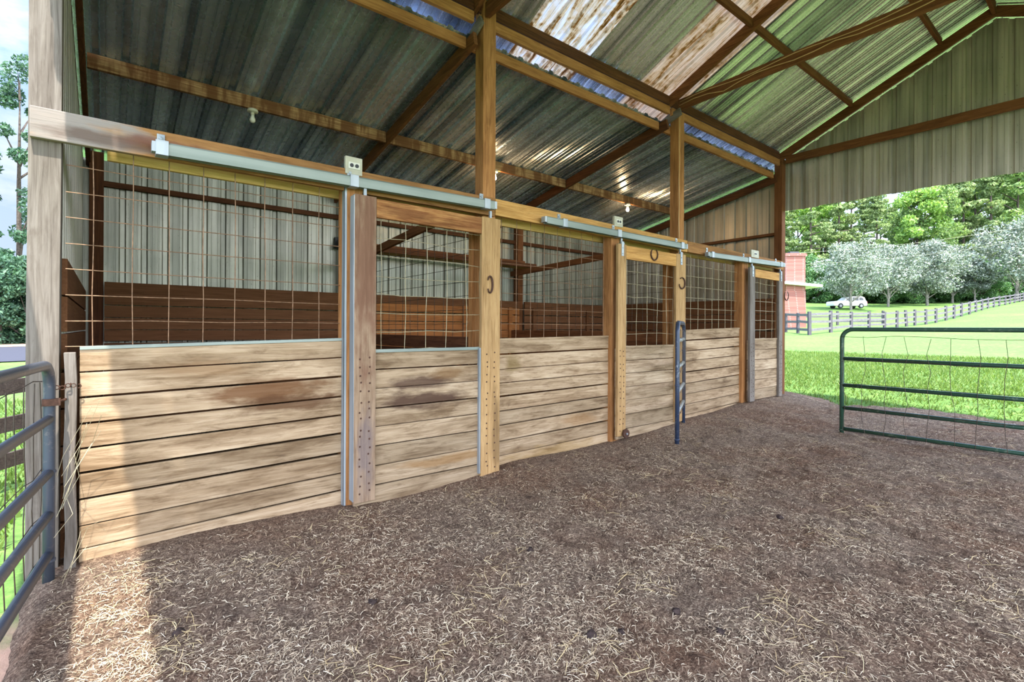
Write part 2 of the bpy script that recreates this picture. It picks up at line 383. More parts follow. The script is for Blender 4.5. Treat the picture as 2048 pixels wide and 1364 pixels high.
CP = []
for x in (-.6, 3, 6.5):
    for y in (-3, 1, 4, 8.4): CP.append((x, y, float(yz_ground(x, min(y, 4.2))) - .06))
for x, y, z in ((10.4, 4.2, .24), (10.4, 1, .16), (10.6, -3, .12), (10.3, 8.5, .2), (12.2, 3, .27), (12.2, 0, .22), (15, 3, .45), (15, 6, .42), (15, -2, .45), (9, -8, .1), (0, -12, 0), (-12, 0, -.05), (-6, 8, -.05), (-6, 4, -.05), (-14, 14, -.05), (-24, 20, 0), (-20, 30, 0), (0, 14, .0), (0, 40, .2), (-40, 50, .2), (-50, 0, 0), (-10, -40, 0), (30, -40, 3)): CP.append((x, y, z))
FP = [(1619, 670, 28), (1661.7, 666.5, 31), (1702.6, 661, 34.5), (1738, 657.5, 37), (1769, 656.5, 39), (1794, 655.5, 40), (1813.7, 653, 41), (1830, 650.5, 42), (1852, 649, 43), (1872, 645, 44), (1892, 641, 45.5), (1908, 638, 47), (1922.7, 633, 49), (1939, 628.6, 51), (1952, 624, 54), (1964, 620, 57), (1976, 617, 60), (1987.5, 614, 62.3), (1998.7, 612.3, 64.5), (2010.6, 610, 67), (2020, 608, 69.5), (2029, 606, 72), (2040, 604, 74), (2046.5, 602.5, 76), (2056, 600, 79)]
for u, v, d in FP[::2]: CP.append(tuple(at(u, v, D=d)))
for u, v, d in ((1600, 617, 73), (1700, 617, 74), (1800, 613, 78), (1900, 609, 82), (2040, 597, 92), (1575, 668, 30), (1600, 655, 44), (1660, 645, 50), (1750, 636, 56), (1850, 626, 64), (1580, 600, 100), (1750, 600, 110), (1900, 595, 120), (2060, 590, 120), (2200, 600, 60), (2200, 650, 30), (2300, 690, 18)): CP.append(tuple(at(u, v, D=d)))
CP = np.array(CP)
def _phi(r): return np.where(r > 1e-9, r * r * np.log(np.maximum(r, 1e-9)), 0)
_A = np.zeros((len(CP) + 3,) * 2); _R = np.linalg.norm(CP[:, None, :2] - CP[None, :, :2], axis=2)
_A[:len(CP), :len(CP)] = _phi(_R) + np.eye(len(CP)) * 2.0; _A[:len(CP), -3] = 1; _A[:len(CP), -2:] = CP[:, :2]; _A[-3, :len(CP)] = 1; _A[-2:, :len(CP)] = CP[:, :2].T
_W = np.linalg.solve(_A, np.concatenate([CP[:, 2], np.zeros(3)]))
def land(x, y):
    x = np.asarray(x, float); y = np.asarray(y, float); P = np.stack([x.ravel(), y.ravel()], 1)
    r = np.linalg.norm(P[:, None] - CP[None, :, :2], axis=2)
    return (_phi(r) @ _W[:len(CP)] + _W[-3] + P @ _W[-2:]).reshape(x.shape)

def grid(name, xs, ys, zf, mat, kind='structure', smooth=True):
    Xg, Yg = np.meshgrid(xs, ys, indexing='ij'); Zg = zf(Xg, Yg)
    V = np.stack([Xg, Yg, Zg], -1).reshape(-1, 3); ny = len(ys)
    i, j = np.meshgrid(np.arange(len(xs) - 1), np.arange(ny - 1), indexing='ij'); a = (i * ny + j).ravel()
    o = np_mesh(name, V, np.stack([a, a + ny, a + ny + 1, a + 1], 1), mat, kind)
    if smooth: o.data.polygons.foreach_set('use_smooth', [True] * len(o.data.polygons))
    return o

def noise2(x, y, seed, f):
    r = np.random.default_rng(seed); out = np.zeros_like(x)
    for k in range(14):
        a = r.uniform(0, 2 * math.pi); ff = f * r.uniform(.5, 1.8); ph = r.uniform(0, 6.28)
        out += np.sin((x * math.cos(a) + y * math.sin(a)) * ff + ph)
    return out / 14
def floor_z(x, y):
    z = yz_ground(x, y)
    inside = np.clip((4.0 - y) / .5, .25, 1)
    z = z + inside * (.035 * noise2(x, y, 1, 3.5) + .030 * noise2(x, y, 2, 11) + .026 * noise2(x, y, 3, 34) + .012 * noise2(x, y, 4, 70))
    z = z + .05 * np.exp(-((y - 4.1) / .35) ** 2) * (.6 + .4 * np.sin(x * 2.3))
    z = z - np.clip((x - 10.5 - .5 * np.sin(y * 1.3) - .25 * np.sin(y * 3.1 + 1)) / 1.2, 0, 1) * .25
    z = z - np.clip((-.28 - x) / .12, 0, 1) * .12
    return z
xs = np.concatenate([np.arange(-.45, 6.0, .03), np.arange(6.0, 12.6, .06)]); ys = np.concatenate([np.arange(-3.2, -.2, .12), np.arange(-.2, 4.4, .03), np.arange(4.4, 8.4, .25)])
grid('floor', xs, ys, floor_z, M['mulch'])
def lawn_z(x, y):
    z = land(x, y)
    d = np.maximum.reduce([-.5 - x, x - 12.4, -3.2 - y, y - 8.3])
    m = np.clip(1 - (d + .9) / .9, 0, 1)          # sinks under the bedding
    return z - .12 * np.clip(-d / .8, 0, 1) - .25 * np.clip(-d - .4, 0, 1)
gx = np.concatenate([np.arange(-70, -8, 3.0), np.arange(-8, 18, .4), np.arange(18, 140, 2.0)]); gy = np.concatenate([np.arange(-50, -6, 2.5), np.arange(-6, 12, .4), np.arange(12, 110, 2.0)])
grid('lawn', gx, gy, lawn_z, M['lawn'])

# ------------------------------------------------------------------ ribbed metal sheets
def rib_profile(w):
    """offset (outwards) across a ribbed sheet, pitch 0.2286 m"""
    P = .2286; pts = []
    k = 0
    while k * P < w + P:
        o = k * P
        for dx, h in ((-.038, 0), (-.024, .030), (.024, .030), (.038, 0), (.068, 0), (.071, .006), (.083, .006), (.086, 0), (.143, 0), (.146, .006), (.158, .006), (.161, 0)):
            x = o + dx
            if 0 <= x <= w: pts.append((x, h))
        k += 1
    pts = [(0, 0)] + [p for p in pts if p[0] > 0.0005 and p[0] < w - .0005] + [(w, 0)]
    return pts
def sheet(name, origin, across, w, down_fn, normal, mat, parent=None, kind='structure', label=None, cat=None, rows=1):
    """ribs run from the 'top' point to the 'bottom' point given by down_fn(distance across) -> (p_top, p_bottom)"""
    nrm = np.array(normal, float); nrm /= np.linalg.norm(nrm); V = []; Fc = []
    prof = rib_profile(w)
    for d, h in prof:
        a, b = down_fn(d)
        for r in range(rows + 1):
            V.append(np.array(a) + (np.array(b) - np.array(a)) * r / rows + nrm * h)
    n = rows + 1
    for i in range(len(prof) - 1):
        for r in range(rows): q = i * n + r; Fc.append((q, q + 1, q + n + 1, q + n))
    m = MB().raw(V, Fc)
    o = m.build(name, mat, parent, solid=.0012)
    return tag(o, label, cat, None, kind)

XL, XE, YB, DF = -.30, 10.02, 8.2, 4.15      # left sheet, far sheet, back sheet, stall front plane
YR, ZR = 1.26, 0.0
def zlow(y): return 4.47 - .21 * (y - 4.32)
def zmain(y): return 4.86 + .455 * (4.2 - y)
ZRIDGE = zmain(YR)
# lower roof over the stalls
L_LOW = (YB + .35, 4.27)
sheet('ceiling_stalls', None, None, XE + .95 - XL + .02, lambda d: ((XL - .02 + d, L_LOW[1], zlow(L_LOW[1])), (XL - .02 + d, L_LOW[0], zlow(L_LOW[0]))), (0, .2, 1), M['roof_low'])
# main roof: metal runs with fibreglass runs between them
EAVE = 4.72
CL1 = (3.62, 4.62); CL2 = (5.62, 6.62)
def main_run(name, x0, x1, mat, **kw):
    return sheet(name, None, None, x1 - x0, lambda d: ((x0 + d, YR + .02, zmain(YR + .02)), (x0 + d, EAVE, zmain(EAVE))), (0, .455, 1), mat, **kw)
main_run('ceiling_aisle', XL - .03, CL1[0], M['roof_y']); main_run('ceiling_aisle', CL1[1], CL2[0], M['roof_y']); main_run('ceiling_aisle', CL2[1], XE + .95, M['roof_y'])  # every roof run is stretched past the far end to shade the grass
main_run('skylight_panel', *CL1, M['clear'], kind='thing', label='stained translucent roof panel between the two tall posts, dirtiest streaks', cat='skylight')
main_run('skylight_panel', *CL2, M['clear2'], kind='thing', label='translucent roof panel crossed by the rafter above the second tall post', cat='skylight')
sheet('ceiling_right', None, None, XE + .95 - XL + .3, lambda d: ((XL - .3 + d, YR - .02, zmain(YR + .02)), (XL - .3 + d, 2 * YR - EAVE, zmain(EAVE))), (0, -.455, 1), M['roof_y'])
rc = MB()
rc.raw([(XL - .3, YR - .16, zmain(YR + .16) + .03), (XE + .95, YR - .16, zmain(YR + .16) + .03), (XE + .95, YR, ZRIDGE + .035), (XL - .3, YR, ZRIDGE + .035), (XL - .3, YR + .16, zmain(YR + .16) + .03), (XE + .95, YR + .16, zmain(YR + .16) + .03)], [(0, 1, 2, 3), (3, 2, 5, 4)])
tag(rc.build('ridge_cap', M['roof_y'], solid=.0012), None, None, None, 'structure')
# walls
ZG = 3.74
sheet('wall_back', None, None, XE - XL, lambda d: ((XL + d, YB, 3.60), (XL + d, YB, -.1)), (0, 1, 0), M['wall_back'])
sheet('wall_right', None, None, YB - 4.2, lambda d: ((XE, 4.2 + d, zlow(4.2 + d) - .1), (XE, 4.2 + d, .1)), (1, 0, 0), M['wall_z'])
sheet('wall_left', None, None, YB - 4.32, lambda d: ((XL + .07, 4.32 + d, zlow(4.32 + d) - .08), (XL + .07, 4.32 + d, -.1)), (-1, 0, 0), M['wall_z'])
sheet('wall_far', None, None, 2 * (4.3 - YR), lambda d: ((XE, 4.3 - d, (zmain(4.3 - d) if d < 4.3 - YR else zmain(2 * YR - 4.3 + d)) - .17), (XE, 4.3 - d, ZG + .008 * math.sin(d * 9))), (1, 0, 0), M['wall_z'])
sheet('wall_near', None, None, 2 * (4.3 - YR), lambda d: ((XL - .01, 4.3 - d, (zmain(4.3 - d) if d < 4.3 - YR else zmain(2 * YR - 4.3 + d)) - .12), (XL - .01, 4.3 - d, ZG)), (-1, 0, 0), M['wall_z'])

# ------------------------------------------------------------------ timber frame
def thing(mb, name, mat, label, cat, group=None, bevel=.004, **kw):
    return tag(mb.build(name, mat, bevel=bevel, **kw), label, cat, group)
# tall front posts
PX = [-.37, 2.97, 6.44, 9.9]
lp = MB(); lp.beam((-.30, DF + .075, -.3), (-.295, DF + .075, 4.4), .15, .15, up=(0, 1, 0), segs=7, wob=.004)
lpo = thing(lp, 'timber_post', M['grey_z'], 'grey weathered corner post carrying the near end of the header', 'post', 'tall front posts')
thing(MB().beam((3.05, DF + .07, -.3), (3.045, DF + .07, zmain(4.2) - .02), .16, .14, up=(0, 1, 0), segs=6, wob=.003), 'timber_post', M['pine_z'], 'tall orange pine post standing above the first sliding door', 'post', 'tall front posts')
thing(MB().beam((6.52, DF + .07, -.2), (6.515, DF + .07, zmain(4.2) - .2), .15, .14, up=(0, 1, 0), segs=6, wob=.003), 'timber_post', M['pine_z'], 'tall pine post with a cable running down it', 'post', 'tall front posts')
thing(MB().beam((9.93, DF + .07, -.2), (9.93, DF + .07, zmain(4.2) - .15), .15, .14, up=(0, 1, 0), segs=6, wob=.003), 'timber_post', M['brown_z'], 'brown post at the far corner of the stalls beside the lawn', 'post', 'tall front posts')
# jamb posts
def jamb(u0, y0, w, mat, label, z0, top=2.72, strip=False):
    x = at(u0, 700, Y=y0)[0]
    o = thing(MB().box(x, x + w, y0, y0 + .14, z0 - .2, top), 'jamb_post', mat, label, 'post', 'door jamb posts')
    if strip: tag(MB().box(x - .003, x, y0 - .003, y0 + .05, z0 - .05, top - .03).box(x - .003, x + .018, y0 - .003, y0, z0 - .05, top - .03).build('corner_strip', M['strap'], o))
    return o
jamb(688, 4.10, .15, M['pine_z'], 'square pine post left of the first sliding door', 0, 2.72, True)
jamb(1222, 4.10, .15, M['pine_z'], 'square pine post left of the middle sliding door', .08)
jamb(1484, 4.10, .2, M['pine_z'], 'square pine post left of the farthest sliding door', .24)
# rough sawn end board and the galvanised strip on the first jamb
x0 = at(135, 900, Y=4.08)[0]; x1 = at(159, 900, Y=4.08)[0]
thing(MB().beam(((x0 + x1) / 2 - .01, 4.11, -.1), ((x0 + x1) / 2 - .02, 4.11, at(147, 705, Y=4.08)[2]), x1 - x0, .07, up=(0, 1, 0), segs=9, wob=.006), 'rough_post', M['grey_z'], 'short rough bark-edged board closing the near end of the stall wall', 'post')
# back posts
for xx, lab in ((-.1, 'dark post in the near back corner of the stalls'), (3.02, 'back wall post behind the first sliding door'), (6.72, 'dark brown back wall post where the second partition ends'), (9.85, 'back wall post in the far corner of the stalls')):
    thing(MB().box(xx - .07, xx + .07, YB - .16, YB - .02, -.2, zlow(YB - .1) - .02), 'back_post', M['dark_z'] if xx < 1 else M['brown_z'], lab, 'post', 'posts along the back wall')
# header boards
def header(p, q, hgt, mat, label, y0=4.105, y1=4.148):
    a = at(*p, Y=y0); b = at(*q, Y=y0)
    m = MB(); n = 6; vs = []
    for i in range(n):
        f, g = i / n, (i + 1) / n
    m.xboard(a[0], b[0], y0, y1, a[2] - hgt, a[2], b[2] - hgt, b[2])
    return thing(m, 'header_beam', mat, label, 'beam', 'header boards above the stall fronts')
header((59, 209), (990, 396.5), .185, M['header_w'], 'long header board reaching from the corner post to the first tall post')
header((991, 397), (1375, 481), .17, M['door_rail_pale'], 'middle header board between the two tall pine posts')
header((1376, 482), (1567, 523), .16, M['header_w'], 'short far header board ending at the lawn end')
thing(MB().box(.0, 9.8, 4.292, 4.33, 2.605, 2.80), 'inner_header', M['yellow_x'], 'yellow inner header board behind the stall posts', 'beam')

def rafter(x, y0, y1, zf, mat, label, w=.045, h=.14, drop=0.0, group='rafters'):
    c = h / 2 + .012 + drop
    thing(MB().beam((x, y0, zf(y0) - c), (x, y1, zf(y1) - c), w, h, segs=3, wob=.002), 'rafter', mat, label, 'rafter', group)
LR = [XL + .12, 2.88, 6.2, 9.86]
rl = ['dark low rafter against the near end wall', 'low rafter meeting the first tall post', 'low brown rafter meeting the second tall post', 'low rafter along the top of the far stall wall']
for x, lab, mt in zip(LR, rl, ('dark_y', 'brown_y', 'dark_y', 'dark_y')):
    rafter(x, YB - .05, 4.17 if x < 9 else 4.25, zlow, M[mt], lab, drop=.045 if x > 9 else (.03 if x < 0 else 0), group='low rafters over the stalls')
UR = [XL + .06, 2.9, 6.3, 9.86]
ul = ['upper rafter at the near gable end', 'upper rafter rising from the first tall post', 'upper rafter rising from the second tall post past the skylight', 'upper rafter along the far gable siding']
for x, lab in zip(UR, ul):
    rafter(x, 4.28, YR, zmain, M['brown_y'], lab, drop=.05 if x > 9 or x < 0 else 0, group='upper rafters over the aisle')
for x, lab in zip(UR, ('near', 'second', 'third', 'far')):
    rafter(x, 2 * YR - 4.3, YR, lambda y: zmain(2 * YR - y), M['brown_y'], lab + ' rafter on the far slope of the aisle roof', drop=.05 if x > 9 or x < 0 else 0, group='rafters on the opposite roof slope')
# purlins, one per bay
def purlins(y, zf, h, mat, kind, segs, w=.045, dz=.01, dr=None):
    for (a, b, where) in segs:
        thing(MB().beam((a, y, zf(y) - h / 2 - dz), (b, y, zf(y) - h / 2 - dz), w, h, segs=4, wob=.003), 'purlin', mat, kind + ' ' + where, 'purlin', kind)
bays_l = [(LR[0] + .03, LR[1] - .03, 'in the near bay'), (LR[1] + .03, LR[2] - .03, 'in the middle bay'), (LR[2] + .03, LR[3] - .03, 'in the far bay')]
bays_u = [(UR[0] + .03, UR[1] - .03, 'in the near bay'), (UR[1] + .03, UR[2] - .03, 'in the middle bay'), (UR[2] + .03, UR[3] - .03, 'in the far bay')]
purlins(6.2, zlow, .14, M['stripe_purlin'], 'water-stained purlin halfway up the low roof', bays_l, dz=.0)
purlins(4.31, zlow, .11, M['pine_x'], 'pine purlin at the top edge of the low roof', bays_l, dz=.0, w=.04)
purlins(4.2, lambda y: 4.69, .11, M['pine_x'], 'pale plank under the eave of the aisle roof', bays_u, dz=0)
purlins(4.205, zmain, .13, M['dark_x'], 'dark mossy eave purlin of the aisle roof', bays_u, dz=.02)
purlins(3.02, zmain, .1, M['brown_x'], 'purlin on the lower half of the aisle roof', bays_u)
purlins(1.85, zmain, .1, M['brown_x'], 'purlin on the upper half of the aisle roof', bays_u)
purlins(YR, lambda y: ZRIDGE - .02, .16, M['brown_x'], 'ridge board at the peak of the aisle roof', bays_u)
purlins(2 * YR - 3.0, lambda y: zmain(3.0), .1, M['brown_x'], 'purlin on the opposite slope of the aisle roof', bays_u)
# tie beams across the aisle
p = at(1400, 194, X=6.42); q = at(1800, 30, X=6.42)
sl = (q[2] - p[2]) / (q[1] - p[1])
def tie(x, lab): thing(MB().beam((x, 4.13, p[2] + sl * (4.13 - p[1])), (x, -1.6, p[2] + sl * (-1.6 - p[1])), .05, .15, segs=5, wob=.004), 'tie_beam', M['brown_y'], lab, 'beam', 'tie beams across the aisle')
tie(6.42, 'brown tie beam with cables stapled along it'); tie(3.0, 'tie beam crossing the aisle from the first tall post')
for k, (off, zz, lab) in enumerate(((-.03, .03, 'upper tan cable stapled along the tie beam'), (-.035, -.02, 'lower tan cable drooping along the tie beam'))):
    pts = []
    for i in range(26):
        y = 4.1 - i * .22
        pts.append((6.42 + off, y, p[2] + sl * (y - p[1]) + zz + .018 * math.sin(i * (1.1 + .4 * k)) - (.03 if i % 7 == 3 and k else 0)))
    tag(MB().tube(pts, .006, 6).build('cable', M['cable'], smooth=True), lab, 'cable', 'cables on the tie beam')
pts = [(6.452 + .006 * math.sin(i * .9), DF - .006, 4.62 - i * .08) for i in range(24)]
tag(MB().tube(pts, .006, 6).build('cable', M['cable'], smooth=True), 'tan cable running down the second tall post', 'cable')
# gable and wall girts
g0 = at(1574, 319, X=9.88); g1 = at(2048, 205, X=9.88)
thing(MB().beam((9.9, 4.1, g0[2]), (9.9, -1.6, g1[2]), .045, .14), 'wall_girt', M['brown_y'], 'brown girt running across the far gable siding', 'girt')
thing(MB().beam((9.95, 4.3, 3.32), (9.95, 8.1, 3.3), .09, .05), 'wall_girt', M['brown_y'], 'brown girt high on the far stall wall', 'girt')
for (a, b, w_) in ((-.03, 2.95, 'near'), (3.09, 6.65, 'middle'), (6.79, 9.78, 'far')):
    thing(MB().box(a, b, YB - .07, YB - .022, 3.26, 3.33), 'wall_girt', M['dark_x'], 'dark girt along the back wall in the %s stall' % w_, 'girt', 'back wall girts')
thing(MB().box(-.80, -.50, -2.2, 4.0, 2.76, 2.80), 'shade_plank', M['grey_y'], 'added out-of-view plank that shades the ground by the near gate', 'plank')  # added out of frame to cast the dark strip beside the near gate
# light coloured splice plates on the tall posts
for x, (u0, v0), (u1, v1), lab in ((2.93, (928, 100), (964, 38), 'weathered splice board bracing the first tall post'), (6.36, (1312, 258), (1362, 222), 'weathered splice board bracing the second tall post')):
    a = at(u0, v0, X=x); b = at(u1, v1, X=x)
    thing(MB().beam((x, a[1], a[2]), (x, b[1], b[2]), .03, .11), 'splice_board', M['grey_y'], lab, 'board', 'splice boards at the tall posts')

# ------------------------------------------------------------------ stall fronts
def boards(m, x0, x1, y0, y1, zt0, zt1, zb0, zb1, step, gap=.017, jit=.006):
    """horizontal boards from the top edge down; heights at the two ends"""
    k = 0; a0, a1 = zt0, zt1
    while a0 > zb0 + .03 or a1 > zb1 + .03:
        st = step * random.uniform(.92, 1.08)
        b0 = max(a0 - st, zb0 - .06); b1 = max(a1 - st, zb1 - .06)
        j = random.uniform(0, jit); g0_, g1_ = gap * random.uniform(.3, 1.2), gap * random.uniform(.3, 1.2)
        m.xboard(x0, x1, y0 - j, y1 - j, b0 + g0_, a0, b1 + g1_, a1)
        a0, a1 = a0 - st, a1 - st; k += 1
        if k > 14: break
def mesh_panel(pts_fn, us, vs_, r, jit=.004, ext=None):
    """welded wire panel on a plane: pts_fn(s, t) -> point; us, vs_ the wire positions"""
    m = MB(); u0, u1, v0, v1 = us[0], us[-1], vs_[0], vs_[-1]
    if ext is not None: u0 = ext
    for s in us:
        j = [random.uniform(-jit, jit) for _ in range(5)]
        m.tube([pts_fn(s + j[i], v0 + (v1 - v0) * i / 4, 0) for i in range(5)], r, 5)
    for t in vs_:
        j = [random.uniform(-jit, jit) for _ in range(5)]
        m.tube([pts_fn(u0 + (u1 - u0) * i / 4, t + j[i], .004) for i in range(5)], r, 5)
    return m
YF = 4.15
def stall_wall(x0, x1, zt0, zt1, zb0, zb1, label, capmat, wire, wx0=None, steps=.155, mesh_top=2.75, capw=.07, caph=.022):
    e = empty('stall_wall', ((x0 + x1) / 2, YF, min(zb0, zb1)), label, 'stall wall', 'board walls between the sliding doors')
    m = MB(); boards(m, x0, x1, YF, YF + .03, zt0 - caph, zt1 - caph, zb0, zb1, steps)
    m.build('board_panel', M['board'], e, bevel=.003)
    MB().xboard(x0, x1, YF - .012, YF + capw, zt0 - caph, zt0, zt1 - caph, zt1).build('cap', capmat, e, bevel=.002)
    n = max(2, int(round((x1 - x0) / .203)))
    us = [x0 + .06 + i * .203 for i in range(n + 1) if x0 + .06 + i * .203 < x1 + .02]
    z = (zt0 + zt1) / 2 - .02; vs_ = [z]
    while vs_[-1] + .162 < mesh_top: vs_.append(vs_[-1] + .162)
    mesh_panel(lambda s, t, k: (s, YF + .045 + k, t), us, vs_, .0032, ext=wx0).build('wire_mesh', wire, e)
    return e
a = at(217, 692, Y=YF); b = at(682, 676, Y=YF)
xa = at(159, 800, Y=YF)[0]; xb = at(682, 800, Y=YF)[0]
sw1 = stall_wall(xa, xb + .02, a[2], b[2], -.05, .0, 'nearest board wall below wire mesh, sunlit at its near end', M['track'], M['wire'], wx0=-.2)
a = at(1000, 677, Y=YF); b = at(1212, 671, Y=YF)
stall_wall(at(998, 800, Y=YF)[0], at(1222, 800, Y=YF)[0], a[2], b[2], .03, .08, 'board wall between the first and the middle sliding door', M['board'], M['wire'])
a = at(1375, 660, Y=YF); b = at(1474, 655, Y=YF)
stall_wall(at(1366, 800, Y=YF)[0], at(1484, 700, Y=YF)[0], a[2], b[2], .16, .25, 'board wall between the middle and the farthest sliding door', M['board'], M['wire_pale'])

YD = 4.0
def door(us, ztop, ztop2, zb, zb2, zboard, label, mats, rail_h, wire, step=.16, wheel=False, strip=True, shift=0.0):
    """us: pixel columns of stile edges (left outer, left inner, right inner, right outer)"""
    X = [at(u, 700, Y=YD)[0] for u in us]
    e = empty('sliding_door', ((X[0] + X[3]) / 2, YD + .04, min(zb, zb2)), label, 'sliding door', 'sliding stall doors')
    zt = lambda x: ztop + (ztop2 - ztop) * (x - X[0]) / (X[3] - X[0]); zz = lambda x: zb + (zb2 - zb) * (x - X[0]) / (X[3] - X[0])
    MB().box(X[0], X[1], YD, YD + .04, zz(X[0]), zt(X[0])).build('stile', mats[0], e, bevel=.004)
    MB().box(X[2], X[3], YD, YD + .04, zz(X[2]), zt(X[3])).build('stile', mats[1], e, bevel=.004)
    MB().xboard(X[1] + .002, X[2] - .002, YD, YD + .038, zt(X[1]) - rail_h - .01, zt(X[1]) - .012, zt(X[2]) - rail_h - .01, zt(X[2]) - .01).build('top_rail', mats[2], e, bevel=.004)
    m = MB(); boards(m, X[0] + .02, X[3] - .02, YD + .042, YD + .07, zboard, zboard, zb, zb2, step, .01)
    m.build('board_panel', M['door_board'], e, bevel=.003)
    MB().box(X[1], X[2], YD + .03, YD + .075, zboard, zboard + .028).build('ledge', M['track'] if strip else M['door_board'], e, bevel=.002)
    n = int((X[2] - X[1]) / .2); us_ = [X[1] - .02] + [X[1] + (X[2] - X[1]) * (i + .35) / n for i in range(n)] + [X[2] + .02]
    vs_ = [zboard + .02]
    while vs_[-1] < zt(X[2]) - rail_h: vs_.append(vs_[-1] + .16)
    mesh_panel(lambda s, t, k: (s, YD + .062 + k, t), us_, vs_, .003, .012).build('wire_mesh', wire, e)
    if strip:
        MB().box(X[0] - .004, X[0] + .001, YD + .002, YD + .085, zz(X[0]) + .02, zt(X[0]) - .01).build('edge_strip', M['strap'], e)
        MB().box(X[2] - .016, X[2] - .001, YD + .01, YD + .05, zz(X[2]) + .03, zboard + .02).build('edge_strip', M['strap'], e)
    # nail heads in two columns down each stile
    for i in (0, 2):
        nm = MB()
        z = zz(X[i]) + .08
        while z < zboard:
            for f in (.3, .7):
                cx = X[i] + (X[i + 1] - X[i]) * f + random.uniform(-.008, .008); cz = z + random.uniform(-.02, .02)
                nm.lathe((cx, YD - .001, cz), [(.006, .002), (.009, 0), (.007, -.002)], 6, 'y')
            z += .075
        nm.build('nail_heads', M['rust'], e)
    for i, sx in ((0, .5), (2, .5)):
        cx = X[i] + (X[i + 1] - X[i]) * sx
        zt_ = zt(cx)
        h = MB().box(cx - .022, cx + .022, YD - .008, YD + .0, zt_ - .15, zt_ + .03); h.box(cx - .03, cx + .03, YD - .01, YD + .05, zt_ - .002, zt_ + .012)
        h.lathe((cx, YD - .009, zt_ - .05), [(.009, .003), (.009, -.004), (.004, -.006)], 6, 'y'); h.lathe((cx, YD - .009, zt_ - .12), [(.009, .003), (.009, -.004), (.004, -.006)], 6, 'y')
        h.box(cx - .012, cx + .012, YD + .01, YD + .03, zt_ + .01, zt_ + .07)
        if not (X[0] < 2 ): h.build('hanger', M['strap'], e, bevel=.001)
        else:
            MB().box(cx - .012, cx + .012, YD + .01, YD + .03, zt_ + .0, zt_ + .07).build('hanger', M['strap'], e)
    if wheel:
        cx = X[1] - .03; cz = zz(X[0]) + .0
        w = MB().lathe((cx, YD - .03, cz + .03), [(.02, .012), (.055, .012), (.06, .0), (.055, -.012), (.02, -.012)], 16, 'y')
        wo = w.build('guide_roller', M['rust'], e, smooth=False)
        MB().lathe((cx, YD - .045, cz + .03), [(.012, .008), (.012, -.008)], 10, 'y').build('axle', M['strap'], wo)
    return e, X
z1 = at(712, 387, Y=YD)[2]; z1r = at(1000, 439, Y=YD)[2]
d1, X1 = door((708, 752, 963, 1000), z1, z1r, at(708, 1009, Y=YD)[2], at(975, 951, Y=YD)[2], at(850, 703, Y=YD)[2],
    'nearest sliding door, dark stained top rail and left stile', (M['stile'], M['pale_stile'], M['door_rail']), .16, M['wire_pale'])
z2 = at(1240, 487, Y=YD)[2]
d2, X2 = door((1236, 1252, 1352, 1371), z2, at(1372, 510, Y=YD)[2], at(1245, 872, Y=YD)[2], at(1360, 842, Y=YD)[2], at(1300, 695, Y=YD)[2],
    'middle sliding door with a horseshoe on its top rail', (M['pale_stile'], M['pale_stile'], M['door_rail_pale']), .17, M['wire_pale'], .17, True, False)
d3, X3 = door((1500, 1510, 1558, 1565), at(1505, 535, Y=YD)[2], at(1563, 546, Y=YD)[2], at(1505, 803, Y=YD)[2], at(1562, 792, Y=YD)[2], at(1530, 680, Y=YD)[2],
    'farthest sliding door beside the lawn opening', (M['grey_z'], M['grey_z'], M['door_rail_pale']), .14, M['wire_pale'], .17, False, False)

# tracks
def track(p0, p1, h, brackets, label):
    y0, y1 = 3.995, 4.06
    A = at(*p0, Y=y0); B = at(*p1, Y=y0)
    e = empty('door_track', ((A[0] + B[0]) / 2, 4.03, min(A[2], B[2]) - h), label, 'door track', 'galvanised sliding door tracks')
    m = MB(); prof = [(y0, 0), (y0 + .008, .012), (y1 - .008, .012), (y1, 0), (y1, -h), (y1 - .02, -h), (y1 - .02, -h + .006), (y1 - .008, -h + .008), (y1 - .008, -.01), (y0 + .008, -.01), (y0 + .008, -h + .008), (y0 + .02, -h + .006), (y0 + .02, -h), (y0, -h)]
    m.prism([(A[0], y, A[2] + z) for y, z in prof], (B[0] - A[0], 0, B[2] - A[2])); m.build('rail', M['track'], e)
    for u in brackets:
        x = at(u, 400, Y=y0)[0]; z = A[2] + (B[2] - A[2]) * (x - A[0]) / (B[0] - A[0])
        bm = MB().box(x - .035, x + .035, y0 - .006, y0, z - h - .008, z + .016); bm.box(x - .035, x + .035, y0 - .006, 4.105, z + .012, z + .02)
        bm.box(x - .022, x + .022, 4.096, 4.105, z + .012, z + .09)
        bm.box(x - .035, x + .035, y0 - .006, y1 + .004, z - h - .008, z - h - .002)
        bo = bm.build('bracket', M['strap'], e, bevel=.0015)
        MB().lathe((x, 4.092, z + .06), [(.004, .008), (.012, .004), (.012, -.004), (.006, -.006)], 8, 'y').build('bolt', M['strap'], bo)
    MB().box(A[0] - .03, A[0], y0 + .004, y1, A[2] - h * .8, A[2] + .008).build('end_stop', M['strap'], e); MB().box(B[0], B[0] + .03, y0 + .004, y1, B[2] - h * .9, B[2] + .008).build('end_stop', M['strap'], e)
    return e
track((315, 285), (990, 404), .072, (324, 709, 975), 'longest galvanised track above the nearest sliding door')
track((1095, 434), (1374, 489), .066, (1131, 1240, 1366), 'galvanised track above the middle sliding door')
track((1420, 505), (1570, 527), .064, (1427, 1500, 1564), 'galvanised track above the farthest sliding door')

